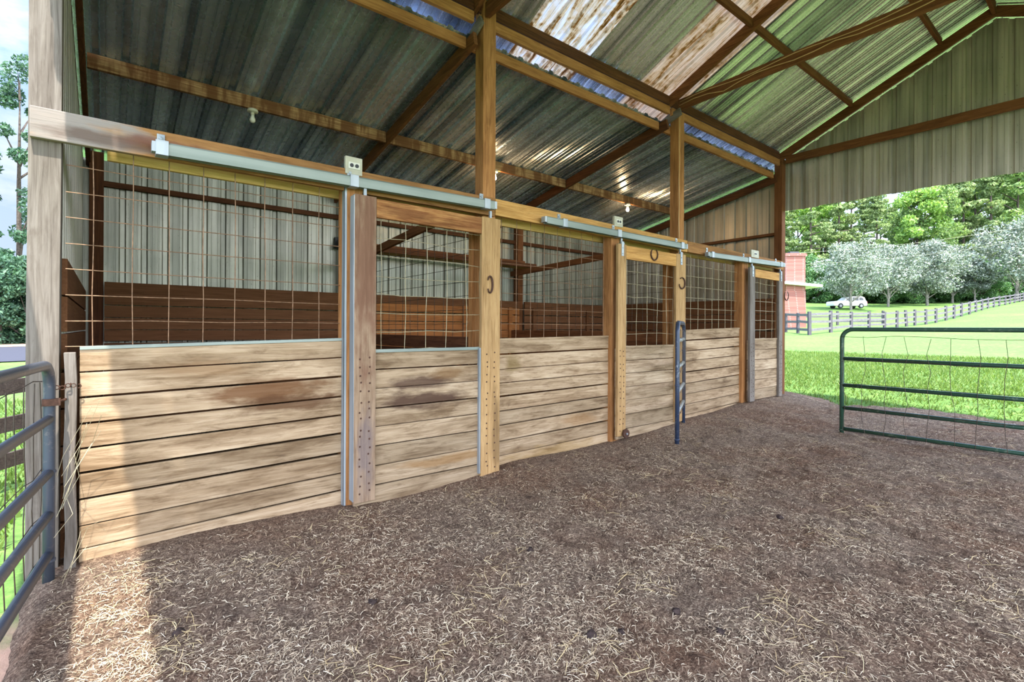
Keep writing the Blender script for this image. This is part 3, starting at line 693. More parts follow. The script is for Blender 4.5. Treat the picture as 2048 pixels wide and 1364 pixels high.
# electrical boxes on the header
def outlet(u0, u1, v0, v1, label, thin=True):
    y = 4.095 if thin else 4.06
    a = at(u0, v1, Y=y); b = at(u1, v0, Y=y)
    e = empty('outlet_box', ((a[0] + b[0]) / 2, y, a[2]), label, 'outlet box', 'outlet boxes on the header')
    MB().box(a[0], b[0], y, 4.13, a[2], b[2]).build('box', M['ivory'], e, bevel=.004)
    cx, cz = (a[0] + b[0]) / 2, (a[2] + b[2]) / 2
    MB().box(cx - .05, cx + .05, y - .006, y, cz - .028, cz + .028).build('cover_plate', M['white_plastic'], e, bevel=.003)
    for s in (-1, 1):
        MB().lathe((cx + s * .022, y - .008, cz), [(.016, .004), (.016, -.003)], 12, 'y').build('socket', M['black'], e)
outlet(691, 725, 318, 346, 'flat outlet plate above the first jamb post')
outlet(1229, 1246, 435, 452, 'outlet box on the header above the middle door')
outlet(1503, 1518, 502, 514, 'outlet box on the header above the farthest door')

# horseshoes
def horseshoe(u, v, size, y, label, toe, sx=1.0):
    """an open shoe nailed flat: toe is the direction (degrees) of its closed end"""
    c = at(u, v, Y=y); m = MB(); P = []
    for i in range(17):
        t = math.radians(toe - 146 + 292 * i / 16); k = 1.0 - .12 * (abs(i - 8) / 8) ** 3
        P.append((c[0] + size * sx * k * math.cos(t), c[1], c[2] + size * 1.08 * k * math.sin(t)))
    m.tube(P, [.006 + .004 * math.sin(math.pi * i / 16) for i in range(17)], 8)
    for i in (3, 5, 11, 13): m.lathe((P[i][0], P[i][1] - .008, P[i][2]), [(.004, .003), (.004, -.003)], 6, 'y')
    return tag(m.build('horseshoe', M['rust'], smooth=True), label, 'horseshoe', 'rusty horseshoes')
horseshoe(980, 569, .078, YD - .012, 'rusty horseshoe turned sideways on the nearest door', 0, .42)
horseshoe(1309, 508, .075, YD - .012, 'rusty horseshoe on the top rail of the middle door', -90)
horseshoe(1364, 566, .075, YD - .012, 'rusty horseshoe on the right stile of the middle door', -20)
horseshoe(1573, 591, .085, 4.13, 'rusty horseshoe on the far corner post against the lawn', -80)

# ------------------------------------------------------------------ stall interior
def kick_wall(name_pts, label, mat, cap, axis, z0, zt, n, th=.03, grp='lining boards of the stalls', battens=()):
    e = empty('kick_wall', name_pts[0], label, 'kick wall', grp)
    (xA, yA, _), (xB, yB, _) = name_pts; m = MB(); st = (zt - z0) / n
    L = math.hypot(xB - xA, yB - yA)
    for i in range(n):
        za = z0 + i * st + random.uniform(.004, .014); zb = z0 + (i + 1) * st
        j1, j2 = random.uniform(-.006, .006), random.uniform(-.006, .006)
        m.beam((xA, yA, (za + zb) / 2 + j1), (xB, yB, (za + zb) / 2 + j2), th, zb - za - .004)
    m.build('board_panel', mat, e, bevel=.003)
    if cap is not None: MB().beam((xA, yA, zt + .06), (xB, yB, zt + .06), th + .02, .14).build('top_board', cap, e, bevel=.004)
    if battens:
        dx, dy = (xB - xA) / L, (yB - yA) / L; nx, ny = dy, -dx
        for s in battens:
            c = (xA + dx * s + nx * (th / 2 + .022), yA + dy * s + ny * (th / 2 + .022))
            MB().beam((c[0], c[1], z0 + .02), (c[0], c[1], zt), .09, .04, up=(nx, ny, 0)).build('batten', mat, e, bevel=.003)
    return e
kick_wall(((-.02, YB - .2, 0), (2.95, YB - .2, 0)), 'dark brown lining boards along the back of the near stall', M['lining_x'], M['lining_x'], 'x', .05, 1.92, 12)
kick_wall(((3.09, YB - .2, 0), (6.65, YB - .2, 0)), 'orange brown lining boards along the back of the middle stall', M['orange_x'], M['lining_x'], 'x', .05, 1.92, 12, battens=(2.2, 3.3))
kick_wall(((6.79, YB - .2, 0), (9.78, YB - .2, 0)), 'brown lining boards along the back of the far stall', M['lining_x'], M['lining_x'], 'x', .1, 1.92, 12, battens=(.25, 1.9))
kick_wall(((XE - .16, 8.0, 0), (XE - .16, 4.3, 0)), 'brown lining boards along the far end wall of the stalls', M['lining_y'], M['lining_y'], 'y', .15, 1.96, 11)
kick_wall(((-.212, 4.31, 0), (-.212, 8.0, 0)), 'brown lining boards inside the near end wall', M['lining_y'], None, 'y', .0, 1.93, 8, .034)
def partition(x, label, zk, mat, zr0, zr1, wire):
    e = empty('partition', (x, 6.2, 0), label, 'stall partition', 'partitions between the stalls')
    m = MB(); st = zk / 9
    for i in range(9): m.beam((x, 4.30, (i + .5) * st), (x, 7.98, (i + .5) * st), .035, st - .01)
    m.build('board_panel', mat, e, bevel=.003)
    MB().beam((x, 4.30, zr0), (x, 7.98, zr1), .045, .10).build('top_rail', M['brown_y'], e, bevel=.003)
    us = [4.36 + i * .203 for i in range(18)]; vs_ = [zk - .02 + i * .152 for i in range(9)]
    mesh_panel(lambda s, t, k: (x + .025 + k, s, t), us, vs_, .0028).build('wire_mesh', wire, e)
    MB().box(x - .045, x + .045, 4.295, 4.36, 0, 2.78).build('end_post', M['pine_z'], e, bevel=.004)
partition(2.98, 'partition seen through the nearest sliding door', 1.41, M['dark_y'], 2.80, 2.5, M['wire_dark'])
partition(6.42, 'partition behind the board wall left of the middle door', 1.46, M['brown_y'], 2.74, 2.6, M['wire_dark'])
# shelf rails on the back wall
a = at(700, 485, Y=7.7); b = at(1068, 530, Y=7.7)
e = empty('wall_shelf', ((a[0] + b[0]) / 2, 7.8, 2.7), 'long wooden shelf trough high on the back wall of the middle stall', 'shelf')
MB().box(3.15, b[0], 7.98, 8.02, 2.80, 2.90).build('back_board', M['brown_x'], e, bevel=.003)
MB().box(3.15, b[0], 7.62, 7.65, 2.72, 2.80).build('front_board', M['dark_x'], e, bevel=.003)
MB().box(3.15, b[0] - .02, 7.65, 7.98, 2.725, 2.745).build('shelf_board', M['yellow_x'], e)
# small dark fixture on the back wall
a = at(678, 490, Y=YB - .1)
e = empty('wall_fixture', (a[0], YB - .03, a[2]), 'small black fixture on the back wall beside the first jamb post', 'wall lamp')
MB().box(a[0] - .05, a[0] + .05, YB - .06, YB - .02, a[2] - .02, a[2] + .13).build('bracket', M['black'], e, bevel=.004)
MB().lathe((a[0], YB - .12, a[2] - .06), [(.09, 0), (.085, .03), (.04, .1), (.03, .14)], 12).build('lamp_shade', M['black'], e, smooth=True)

# light bulbs
def bulb(x, y, z, mat, label, lit):
    e = empty('light_bulb', (x, y, z - .16), label, 'light bulb', 'bare bulbs under the purlins')
    MB().lathe((x, y, z - .035), [(.055, 0), (.058, .012), (.05, .03), (.03, .034)], 16).build('lamp_holder', M['ceramic'], e, smooth=True)
    MB().lathe((x, y, z - .07), [(.018, 0), (.02, .035)], 12).build('socket', M['ceramic'], e, smooth=True)
    MB().lathe((x, y, z - .155), [(.004, 0), (.02, .006), (.03, .025), (.03, .04), (.02, .065), (.016, .088)], 14).build('bulb', mat, e, smooth=True)
zp = zlow(6.2) - .145
bx = at(506, 215, Y=6.16); bulb(bx[0], 6.18, zp, M['bulb_off'], 'unlit bare bulb under the purlin in the near bay', False)
bx = at(1257, 400, Y=6.16); bulb(bx[0], 6.18, zp, M['bulb_on'], 'glowing bare bulb under the purlin in the far bay', True)
bx = at(996, 345, Y=6.16); bulb(bx[0] - .05, 6.18, zp, M['bulb_on'], 'glowing bare bulb half hidden behind the first tall post', True)

# ------------------------------------------------------------------ tube gates
def arc(c, r, a0, a1, n, ex, ez):
    return [np.array(c) + r * (math.cos(a0 + (a1 - a0) * i / n) * np.array(ex) + math.sin(a0 + (a1 - a0) * i / n) * np.array(ez)) for i in range(n + 1)]
def gate(P0, P1, zs0, ztop, zfoot, mat, label, rails, wire, r=.024, meshn=14, latch=False, worn=None, foot2=None, worn_top=False):
    """P0 the visible end stile (x, y), P1 the other end; rails: heights above ground"""
    P0 = np.array([*P0, 0.0]); P1 = np.array([*P1, 0.0]); L = np.linalg.norm(P1 - P0); ex = (P1 - P0) / L; ez = np.array([0, 0, 1.0])
    e = empty('tube_gate', (P0[0], P0[1], zfoot), label, 'gate', 'tubular farm gates')
    R = .13
    fr = MB()
    zf2 = zfoot if foot2 is None else foot2
    pts = [P0 + ez * zfoot, P0 + ez * ((zfoot + ztop) / 2), P0 + ez * (ztop - R)] + arc(P0 + ex * R + ez * (ztop - R), R, math.pi, math.pi / 2, 7, ex, ez)[1:]
    pts += [P1 - ex * R + ez * ztop] + arc(P1 - ex * R + ez * (ztop - R), R, math.pi / 2, 0, 7, ex, ez)[1:] + [P1 + ez * zf2]
    fr.tube(pts, r, 12)
    fr.build('frame', mat, e, smooth=True)
    for z in rails: MB().tube([P0 + ez * z + ex * .005, P0 + ex * L / 2 + ez * (z - .004), P1 + ez * z - ex * .005], r * .92, 12).build('rail', worn or mat, e, smooth=True)
    for z in (zfoot + .12, (zfoot + ztop) / 2):
        MB().lathe(P0 + ez * z, [(r * 1.02, 0), (r * 1.18, .004), (r * 1.18, .016), (r * 1.02, .02)], 12).build('collar', mat, e)
    m = MB(); n = meshn; zt = ztop - .1; zb = rails[-1] - .02; sd = np.cross(ex, ez) * (r + .004)
    for i in range(n + 1):
        s = L * (i + .15) / (n + .3)
        pp = [P0 + ex * (s + random.uniform(-.025, .025)) + ez * (zt + (zb - zt) * k / 6 + random.uniform(-.01, .01)) + sd for k in range(7)]
        m.tube(pp, .0028, 4)
    for k in range(5):
        z = zt + (zb - zt) * k / 4
        pp = [P0 + ex * (L * i / 12) + ez * (z + random.uniform(-.02, .02)) + sd for i in range(13)]
        m.tube(pp, .0028, 4)
    m.build('wire_mesh', wire, e)
    return e, ex
# right gate
zr = [at(1685, v, X=7.7)[2] for v in (717, 770, 815, 857)]
gr, _ = gate((7.70, 2.46), (7.70, -1.15), 0, at(1750, 659, X=7.7)[2], .03, M['gate_green'], 'dark green tube gate standing in front of the lawn', zr, M['wire_dark'], .027, 16)
# middle gate seen end-on
P0 = at(1354, 880, Y=3.52); zt = at(1354, 645, Y=3.52)[2]
gm, _ = gate((P0[0], 3.52), (at(1367, 700, Y=4.0)[0], 4.0), 0, zt, at(1354, 900, Y=3.52)[2] + .0, M['gate_blue'], 'dark blue tube gate seen end-on at the middle door', [zt - .22, zt - .55, zt - .85, zt - 1.1], M['wire_dark'], .027, 6, worn=M['gate_worn'])
# left gate
P0 = at(98, 950, Y=3.98)
zl0 = [at(100, v, Y=3.98)[2] for v in (838, 945, 1028, 1108)]
ztl = at(80, 730, Y=3.95)[2]
gl, gex = gate((P0[0], 3.98), (P0[0] - .27, 3.98 - 2.3), 0, ztl, .0, M['gate_grey'], 'grey tube gate with bent wire mesh at the near corner post', zl0, M['wire_dark'], .028, 14)
lm = MB().tube([(P0[0] + .02, 3.97, zl0[0] + .1), (P0[0] + .06, 4.02, zl0[0] + .1), (P0[0] + .07, 4.12, zl0[0] + .1)], .008, 8); lm.box(P0[0] - .03, P0[0] + .05, 3.94, 3.98, zl0[0] + .08, zl0[0] + .12)
lm.build('latch', M['rust'], gl)
cm = MB()
for i in range(9):
    c = (P0[0] + .03 + .012 * i, 4.0 + .012 * i, ztl - .14 - .006 * math.sin(i)); an = i % 2 * math.pi / 2
    cm.tube([(c[0] + .012 * math.cos(t) * math.cos(an), c[1] + .012 * math.cos(t) * math.sin(an) + .006, c[2] + .012 * math.sin(t)) for t in [k * math.pi / 4 for k in range(9)]], .003, 5)
tag(cm.build('chain', M['rust'], gl))
wl = MB(); random.seed(3)
for i in range(12):
    s = (P0[0] + random.uniform(0, .12), 3.9 + random.uniform(-.25, .15), random.uniform(.05, .7))
    wl.tube([s, (s[0] + random.uniform(.02, .12), s[1] + random.uniform(-.1, .1), s[2] + random.uniform(.1, .3)), (s[0] + random.uniform(.05, .2), s[1] + random.uniform(-.12, .12), s[2] + random.uniform(.1, .45))], .0012, 4)
tag(wl.build('loose_wire', M['wire_pale']), 'tangle of loose wire ends beside the near corner post', 'wire', None, 'stuff')

# ------------------------------------------------------------------ straw on the bedding
def strands(name, n, xr, yr, lmin, lmax, wmin, wmax, mat, label, cat, seed, dens=None, lift=.004, curl=.16):
    r = np.random.default_rng(seed)
    x = r.uniform(*xr, n * 6); y = r.uniform(*yr, n * 6)
    d = np.hypot(x, y); keep = r.uniform(0, 1, n * 6) < np.clip(1.9 / np.maximum(d, 1.2), .12, 1) ** 1.4 * (1 if dens is None else dens(x, y))
    x, y = x[keep][:n], y[keep][:n]; n = len(x)
    z = floor_z(x, y) + r.uniform(0, lift * 2, n)
    a = r.uniform(0, 2 * math.pi, n); L = r.uniform(lmin, lmax, n) ** 1.0; w = r.uniform(wmin, wmax, n); bend = r.normal(0, curl, n)
    tz = r.normal(0, .22, n); V = np.zeros((n, 6, 3))
    for k, s in enumerate((-.5, 0, .5)):
        ang = a + bend * s * 2
        cx = x + np.cos(ang) * L * s; cy = y + np.sin(ang) * L * s; cz = z + tz * L * s + (.002 + .03 * L if k == 1 else 0)
        nx, ny = -np.sin(ang) * w / 2, np.cos(ang) * w / 2; ww = 1.0 if k == 1 else .6
        V[:, 2 * k] = np.stack([cx + nx * ww, cy + ny * ww, cz], 1); V[:, 2 * k + 1] = np.stack([cx - nx * ww, cy - ny * ww, cz + w * .3], 1)
    b = (np.arange(n) * 6)[:, None]
    Q = np.concatenate([b + [0, 1, 3, 2], b + [2, 3, 5, 4]], 0)
    return np_mesh(name, V.reshape(-1, 3), Q, mat, 'stuff', label, cat)
def lumps(x, y): return np.clip(.62 + 1.3 * noise2(x, y, 21, 9) + .9 * noise2(x, y, 22, 24), .12, 1)
strands('straw_bedding', 170000, (-.25, 10.6), (-1.2, 4.0), .010, .042, .0009, .0036, M['straw'], 'fine shredded straw bedding covering the barn floor', 'straw', 11, lumps)
def patches(x, y): return (noise2(x, y, 9, 5) > .12) * 1.0
strands('loose_hay', 4500, (-.2, 9.5), (-.8, 4.0), .04, .13, .0014, .0034, M['hay'], 'longer yellow hay stems strewn in patches over the bedding', 'hay', 12, patches, .008)
strands('hay_by_wall', 650, (-.1, .35), (.9, 4.0), .03, .11, .0015, .0036, M['hay'], 'yellow hay in the sunlit strip by the near gate', 'hay', 13, None, .01)
# dark clods
random.seed(21)
for i, (u, v, lab) in enumerate(((1062, 1089, 'dark clod in the middle of the bedding'), (1243, 1243, 'small black clod right of the centre in front'), (1560, 1035, 'dark clod halfway to the green gate'), (1352, 1208, 'dark flat clod nearer the bottom right'), (357, 1255, 'dark clod just inside the sunlit strip edge'), (1183, 1252, 'grey clod left of the small black clod'), (1440, 1250, 'bluish dark clod near the bottom right'), (745, 1190, 'dark clod below the nearest sliding door'))):
    c = at(u, v, Z=.04); c[2] = float(floor_z(np.array([c[0]]), np.array([c[1]]))[0]); r0 = .020 + .010 * random.random()
    m = MB(); n = 9; vs = []
    m.lathe((c[0], c[1], c[2] - .005), [(r0 * .7, 0), (r0, r0 * .3), (r0 * .85, r0 * .75), (r0 * .4, r0 * 1.05)], n)
    m.v = [tuple(np.array(p) + np.array([random.uniform(-.007, .007) for _ in range(3)])) for p in m.v]
    tag(m.build('clod', M['clod'], smooth=True), lab, 'clod', 'dark clods on the bedding')

# ------------------------------------------------------------------ grass blades at the lawn edge
def blades(n, xr, yr, hmin, hmax, seed, name, label, cond=None):
    r = np.random.default_rng(seed); x = r.uniform(*xr, n); y = r.uniform(*yr, n)
    if cond is not None: k = cond(x, y, r); x, y = x[k], y[k]
    n = len(x); z = lawn_z(x, y) - .01; a = r.uniform(0, 6.28, n); h = r.uniform(hmin, hmax, n); w = r.uniform(.006, .012, n) * (1 + h * 4); ln = r.normal(0, .45, (n, 2)) * h[:, None]
    V = np.zeros((n, 4, 3)); c, s = np.cos(a) * w, np.sin(a) * w
    V[:, 0] = np.stack([x - c, y - s, z], 1); V[:, 1] = np.stack([x + c, y + s, z], 1); V[:, 2] = np.stack([x + ln[:, 0] + c * .25, y + ln[:, 1] + s * .25, z + h], 1); V[:, 3] = np.stack([x + ln[:, 0] - c * .25, y + ln[:, 1] - s * .25, z + h], 1)
    return np_mesh(name, V.reshape(-1, 3), np.arange(n * 4).reshape(-1, 4), M['grass_blade'], 'stuff', label, 'grass')
blades(60000, (10.6, 20), (-2, 9.5), .03, .1, 31, 'grass', 'short grass of the lawn beyond the far end', lambda x, y, r: (x > 11.2 + .5 * np.sin(y * 1.3) + r.normal(0, .25, len(x))))
blades(30000, (-9, -.55), (2.2, 14), .04, .13, 32, 'grass', 'grass and weeds outside the near gate', lambda x, y, r: ((x + .55) / .75) ** 2 + ((y - 1.6) / 2.2) ** 2 > r.uniform(.8, 1.5, len(x)))

# ------------------------------------------------------------------ fence across the lawn
def gz(x, y): return float(land(np.array([x]), np.array([y]))[0])
fe = empty('rail_fence', at(*FP[4][:2], D=FP[4][2]), 'long grey post-and-rail fence climbing the lawn to the right', 'fence')
pp = []
for i, (u, v, d) in enumerate(FP):
    c = at(u, v, D=d); z = gz(c[0], c[1]); pp.append((c[0], c[1], z))
    ln = .12 if i == 6 else random.uniform(-.03, .03)
    MB().beam((c[0], c[1], z - .3), (c[0] - RT[0] * ln, c[1] - RT[1] * ln, z + 1.32 + random.uniform(-.04, .04)), .15, .15, up=tuple(FW)).build('post', M['fence'], fe)
for i in range(len(pp) - 1):
    a, b = np.array(pp[i]), np.array(pp[i + 1])
    for h in (.3, .72, 1.14):
        MB().beam(a + [0, 0, h + random.uniform(-.05, .05)], b + [0, 0, h + random.uniform(-.05, .05)], .06, .14).build('rail', M['fence_r'], fe)
# fence returning to the left behind the far post
fe2 = empty('rail_fence', at(1560, 668, D=31), 'grey rail fence in front of the brick chimney', 'fence')
q = [at(1619, 668, D=28.3), at(1596, 664, D=31), at(1572, 664, D=33), at(1540, 664, D=34)]
q = [(c[0], c[1], gz(c[0], c[1])) for c in q]
for c in q[1:]: MB().beam((c[0], c[1], c[2] - .2), (c[0], c[1], c[2] + 1.25), .14, .14, up=tuple(FW)).build('post', M['fence'], fe2)
for a, b in zip(q[:-1], q[1:]):
    for h in (.28, .7, 1.12): MB().beam(np.array(a) + [0, 0, h], np.array(b) + [0, 0, h + random.uniform(-.06, .06)], .06, .15).build('rail', M['fence_r'], fe2)
fe3 = empty('rail_fence', at(1675, 655, D=46), 'short run of rail fence in the yard behind the long fence', 'fence')
q = [at(1600, 655, D=47), at(1675, 655, D=46), at(1766, 652, D=44)]
q = [(c[0], c[1], gz(c[0], c[1])) for c in q]
for c in q: MB().beam((c[0], c[1], c[2] - .2), (c[0], c[1], c[2] + 1.3), .16, .16, up=tuple(FW)).build('post', M['fence'], fe3)
for a, b in zip(q[:-1], q[1:]):
    for h in (.35, .8): MB().beam(np.array(a) + [0, 0, h], np.array(b) + [0, 0, h], .06, .14).build('rail', M['fence_r'], fe3)

# ------------------------------------------------------------------ house with chimney
hz = gz(*at(1590, 650, D=44)[:2])
hc = at(1588, 650, D=44)
R2, F2 = RT, FW
def hp(du, df, z): return np.array([hc[0], hc[1], 0]) + R2 * du + F2 * df + np.array([0, 0, z])
he = empty('house', (hc[0], hc[1], hz), 'house corner with a red brick chimney and white eaves', 'house')
def obox(m, a0, a1, b0, b1, z0, z1):
    return m.hexa([hp(a0, b0, z0), hp(a1, b0, z0), hp(a1, b1, z0), hp(a0, b1, z0), hp(a0, b0, z1), hp(a1, b0, z1), hp(a1, b1, z1), hp(a0, b1, z1)])
zt_ = at(1588, 508, D=44)[2]; ze = at(1588, 566, D=44)[2]; zs = at(1588, 583, D=44)[2]
ch = MB(); obox(ch, -.95, .72, -.45, .45, zs + .0, zt_ - .25)
ch.hexa([hp(-1.7, -.5, hz - .4), hp(.8, -.5, hz - .4), hp(.8, .5, hz - .4), hp(-1.7, .5, hz - .4), hp(-1.0, -.46, zs), hp(.74, -.46, zs), hp(.74, .46, zs), hp(-1.0, .46, zs)])
obox(ch, -1.05, .82, -.55, .55, zt_ - .25, zt_ - .1); obox(ch, -1.0, .77, -.5, .5, zt_ - .1, zt_)
cho = ch.build('chimney', M['brick'], he)
cb = MB(); obox(cb, -.5, .3, -.25, .25, zt_, zt_ + .18); cb.build('chimney_cap', M['plate'], cho)
w = MB(); obox(w, -9, .3, .5, 8, hz - .4, ze - .1); w.build('wall', M['siding'], he)
rf = MB(); ro = 1.95
rf.hexa([hp(-10, -.9, ze + .6), hp(ro, -.9, ze - .42), hp(ro, 9, ze - .42), hp(-10, 9, ze + .6), hp(-10, -.9, ze + .8), hp(ro, -.9, ze - .2), hp(ro, 9, ze - .2), hp(-10, 9, ze + .8)])
rf.build('roof', M['soffit'], he)
pw = MB(); obox(pw, 1.65, 1.8, 6.5, 6.65, hz - .4, ze - .4); pw.build('porch_post', M['siding'], he)

# ------------------------------------------------------------------ car
cc = at(1693, 617, D=73); cz = gz(cc[0], cc[1]) + .08
ce = empty('car', (cc[0], cc[1], cz), 'white car parked beyond the fence under the silvery trees', 'car')
def cp(a, b, z): return np.array([cc[0], cc[1], cz]) - R2 * a + F2 * b + np.array([0, 0, z])       # a forward (to the left), b across
def loft(prof_in, prof_out, m, hw0, hw1):
    n = len(prof_in)
    vs = [cp(x, -hw0, z) for x, z in prof_out] + [cp(x, -hw1, z) for x, z in prof_in] + [cp(x, hw1, z) for x, z in prof_in] + [cp(x, hw0, z) for x, z in prof_out]
    fs = [tuple(range(n, 2 * n)), tuple(range(3 * n - 1, 2 * n - 1, -1))]
    return vs, fs
m = MB()
lower = [(2.35, .35), (2.42, .6), (2.4, .92), (2.2, 1.02), (1.1, 1.1), (.6, 1.12), (-2.2, 1.1), (-2.36, .95), (-2.4, .6), (-2.3, .35)]
m.prism([cp(x, -.92, z) for x, z in lower], tuple(F2 * 1.84)); m.build('body', M['car_white'], ce, bevel=.05, smooth=False)
top = [(1.05, 1.0), (.25, 1.62), (-.2, 1.7), (-1.7, 1.7), (-2.05, 1.6), (-2.3, 1.05)]
MB().prism([cp(x, -.8, z) for x, z in top], tuple(F2 * 1.6)).build('cabin', M['car_white'], ce, bevel=.05)
for nm, poly in (('window', [(.72, 1.1), (.18, 1.54), (-.28, 1.58), (-.28, 1.1)]), ('window', [(-.36, 1.1), (-.36, 1.58), (-1.2, 1.58), (-1.2, 1.1)]), ('window', [(-1.28, 1.12), (-1.28, 1.56), (-1.75, 1.54), (-2.0, 1.14)])):
    MB().prism([cp(x, -.815, z) for x, z in poly], tuple(F2 * .02)).build(nm, M['glass_dark'], ce)
MB().prism([cp(-2.3, -.92, z) for z in (.72,)] + [cp(-2.42, -.92, .72), cp(-2.4, -.92, .98), cp(-2.3, -.92, .98)], tuple(F2 * .25)).build('tail_light', M['tail'], ce)
MB().prism([cp(-2.3, -.93, .36), cp(-2.44, -.93, .36), cp(-2.44, -.93, .55), cp(-2.3, -.93, .55)], tuple(F2 * 1.86)).build('bumper', M['plate'], ce)
MB().prism([cp(-.2, -.7, 1.71), cp(-.2, -.7, 1.76), cp(-1.7, -.7, 1.76), cp(-1.7, -.7, 1.71)], tuple(F2 * .05)).build('roof_rack', M['plate'], ce)
for ax_ in (1.45, -1.5):
    for sd_ in (-1, 1):
        c = cp(ax_, sd_ * .86, .36); wm = MB(); pts = [c - F2 * .11, c - F2 * .1, c + F2 * .1, c + F2 * .11]
        wm.tube(pts, [.3, .36, .36, .3], 20); wo = wm.build('wheel', M['tyre'], ce)
        hm = MB(); hm.tube([c + F2 * sd_ * .112, c + F2 * sd_ * .12], .2, 14); hm.build('hub', M['hub'], wo)

# ------------------------------------------------------------------ trees
def leaves(centers, radii, n, size, r, droop=0.0, flatten=1.0):
    k = r.integers(0, len(centers), n); u = r.normal(0, 1, (n, 3)); u /= np.linalg.norm(u, axis=1)[:, None]
    rad = r.uniform(.45, 1.0, n) ** .6
    P = centers[k] + u * (radii[k] * rad)[:, None] * np.array([1, 1, flatten])
    a = r.normal(0, 1, (n, 3)); a[:, 2] -= droop; a /= np.linalg.norm(a, axis=1)[:, None]
    nrm = u * .8 + r.normal(0, .7, (n, 3)) + [0, 0, .3]; b = np.cross(nrm, a); b /= np.linalg.norm(b, axis=1)[:, None] + 1e-9
    s = r.uniform(.6, 1.3, n)[:, None] * size
    V = np.stack([P - a * s, P + b * s * .45, P + a * s, P - b * s * .45], 1)
    return V
def tree_mesh(name, H, W, crown0, nclump, nleaf, size, seed, style='round'):
    r = np.random.default_rng(seed); C = []; Rr = []
    for i in range(nclump):
        t = r.uniform(0, 1); z = crown0 + (H - crown0) * (t if style != 'pine' else t)
        if style == 'pine': wr = W * (1 - t) ** .7 * r.uniform(.15, 1); cr = r.uniform(.5, 1.0) * W * .33
        elif style == 'vase': wr = W * (.25 + .75 * math.sin(math.pi * min(t * .85 + .1, 1))) * math.sqrt(r.uniform(0, 1)); cr = r.uniform(.6, 1.1) * W * .34
        else: wr = W * math.sqrt(max(0.05, 1 - (2 * t - 1) ** 2)) * math.sqrt(r.uniform(0, 1)) * .85; cr = r.uniform(.6, 1.2) * W * .3
        an = r.uniform(0, 6.283); C.append((wr * math.cos(an), wr * math.sin(an), z)); Rr.append(cr)
    V = leaves(np.array(C), np.array(Rr), nleaf, size, r, .3, .75 if style != 'pine' else .4)
    me = (V, C); return me
TREES = {}
def proto(key, H, W, crown0, nclump, nleaf, size, seed, leafmat, barkmat, style='round', fork=False, tr=.22):
    V, C = tree_mesh(key, H, W, crown0, nclump, nleaf, size, seed, style); r = random.Random(seed)
    me = bpy.data.meshes.new('crown'); n = len(V)
    me.vertices.add(n * 4); me.vertices.foreach_set('co', V.astype(np.float32).ravel()); me.loops.add(n * 4); me.loops.foreach_set('vertex_index', np.arange(n * 4, dtype=np.int32))
    me.polygons.add(n); me.polygons.foreach_set('loop_start', np.arange(n, dtype=np.int32) * 4); me.polygons.foreach_set('loop_total', np.full(n, 4, np.int32)); me.update(calc_edges=True); me.materials.append(leafmat)
    m = MB()
    m.tube([(0, 0, -.6), (r.uniform(-.1, .1), 0, crown0 * .6), (r.uniform(-.2, .2), r.uniform(-.2, .2), crown0 + (H - crown0) * .4), (0, 0, H * .93)], [tr, tr * .8, tr * .55, tr * .1], 8)
    for c in C[::max(1, len(C) // (9 if style != 'pine' else 14))]:
        z0 = min(c[2] - .3, max(crown0 * (.45 if fork else .8), c[2] - (2.5 if style != 'pine' else .3)))
        m.tube([(0, 0, z0), (c[0] * .5, c[1] * .5, (z0 + c[2]) / 2 + .1), c], [tr * .4, tr * .25, tr * .06], 5)
    tm = bpy.data.meshes.new('trunk'); tm.from_pydata(m.v, [], m.f); tm.update(); tm.materials.append(barkmat)
    TREES[key] = (me, tm)
def plant(key, x, y, name, label, group, s=1.0, rz=None, z=None, cat='tree'):
    e = bpy.data.objects.new(name, None); COL.objects.link(e); e.location = (x, y, gz(x, y) if z is None else z); e.rotation_euler = (0, 0, random.uniform(0, 6.28) if rz is None else rz); e.scale = (s, s, s * random.uniform(.95, 1.05))
    tag(e, label, cat, group)
    for nm, me in zip(('crown', 'trunk'), TREES[key]):
        o = bpy.data.objects.new(nm, me); COL.objects.link(o); o.parent = e
    return e
proto('silver1', 9.2, 4.6, 2.4, 44, 11000, .17, 1, M['leaf_silver'], M['pale_bark'], 'vase', True, .2)
proto('silver2', 8.4, 4.3, 2.2, 40, 10000, .17, 2, M['leaf_silver'], M['pale_bark'], 'vase', True, .18)
proto('silver3', 6.6, 2.8, 2.4, 24, 6000, .17, 3, M['leaf_silver'], M['pale_bark'], 'vase', True, .14)
proto('forest1', 24, 5.5, 4, 46, 11000, .3, 4, M['leaf_forest'], M['bark'], 'round', False, .35)
proto('forest2', 21, 5.2, 3, 44, 10000, .3, 5, M['leaf_bright'], M['bark'], 'round', False, .32)
proto('pine1', 26, 4.2, 7, 60, 11000, .26, 6, M['leaf_pine'], M['bark'], 'pine', False, .34)
proto('pine2', 23, 4.0, 5, 54, 10000, .26, 7, M['leaf_pine'], M['bark'], 'pine', False, .3)
proto('under', 7.5, 4.2, .3, 34, 8000, .22, 8, M['leaf_under'], M['bark'], 'round', False, .16)
proto('bush', 6.0, 2.6, .2, 34, 9000, .13, 9, M['leaf_dark'], M['bark'], 'round', False, .12)
proto('lone', 23, 3.3, 6, 30, 7000, .17, 10, M['leaf_dark'], M['bark'], 'round', False, .24)
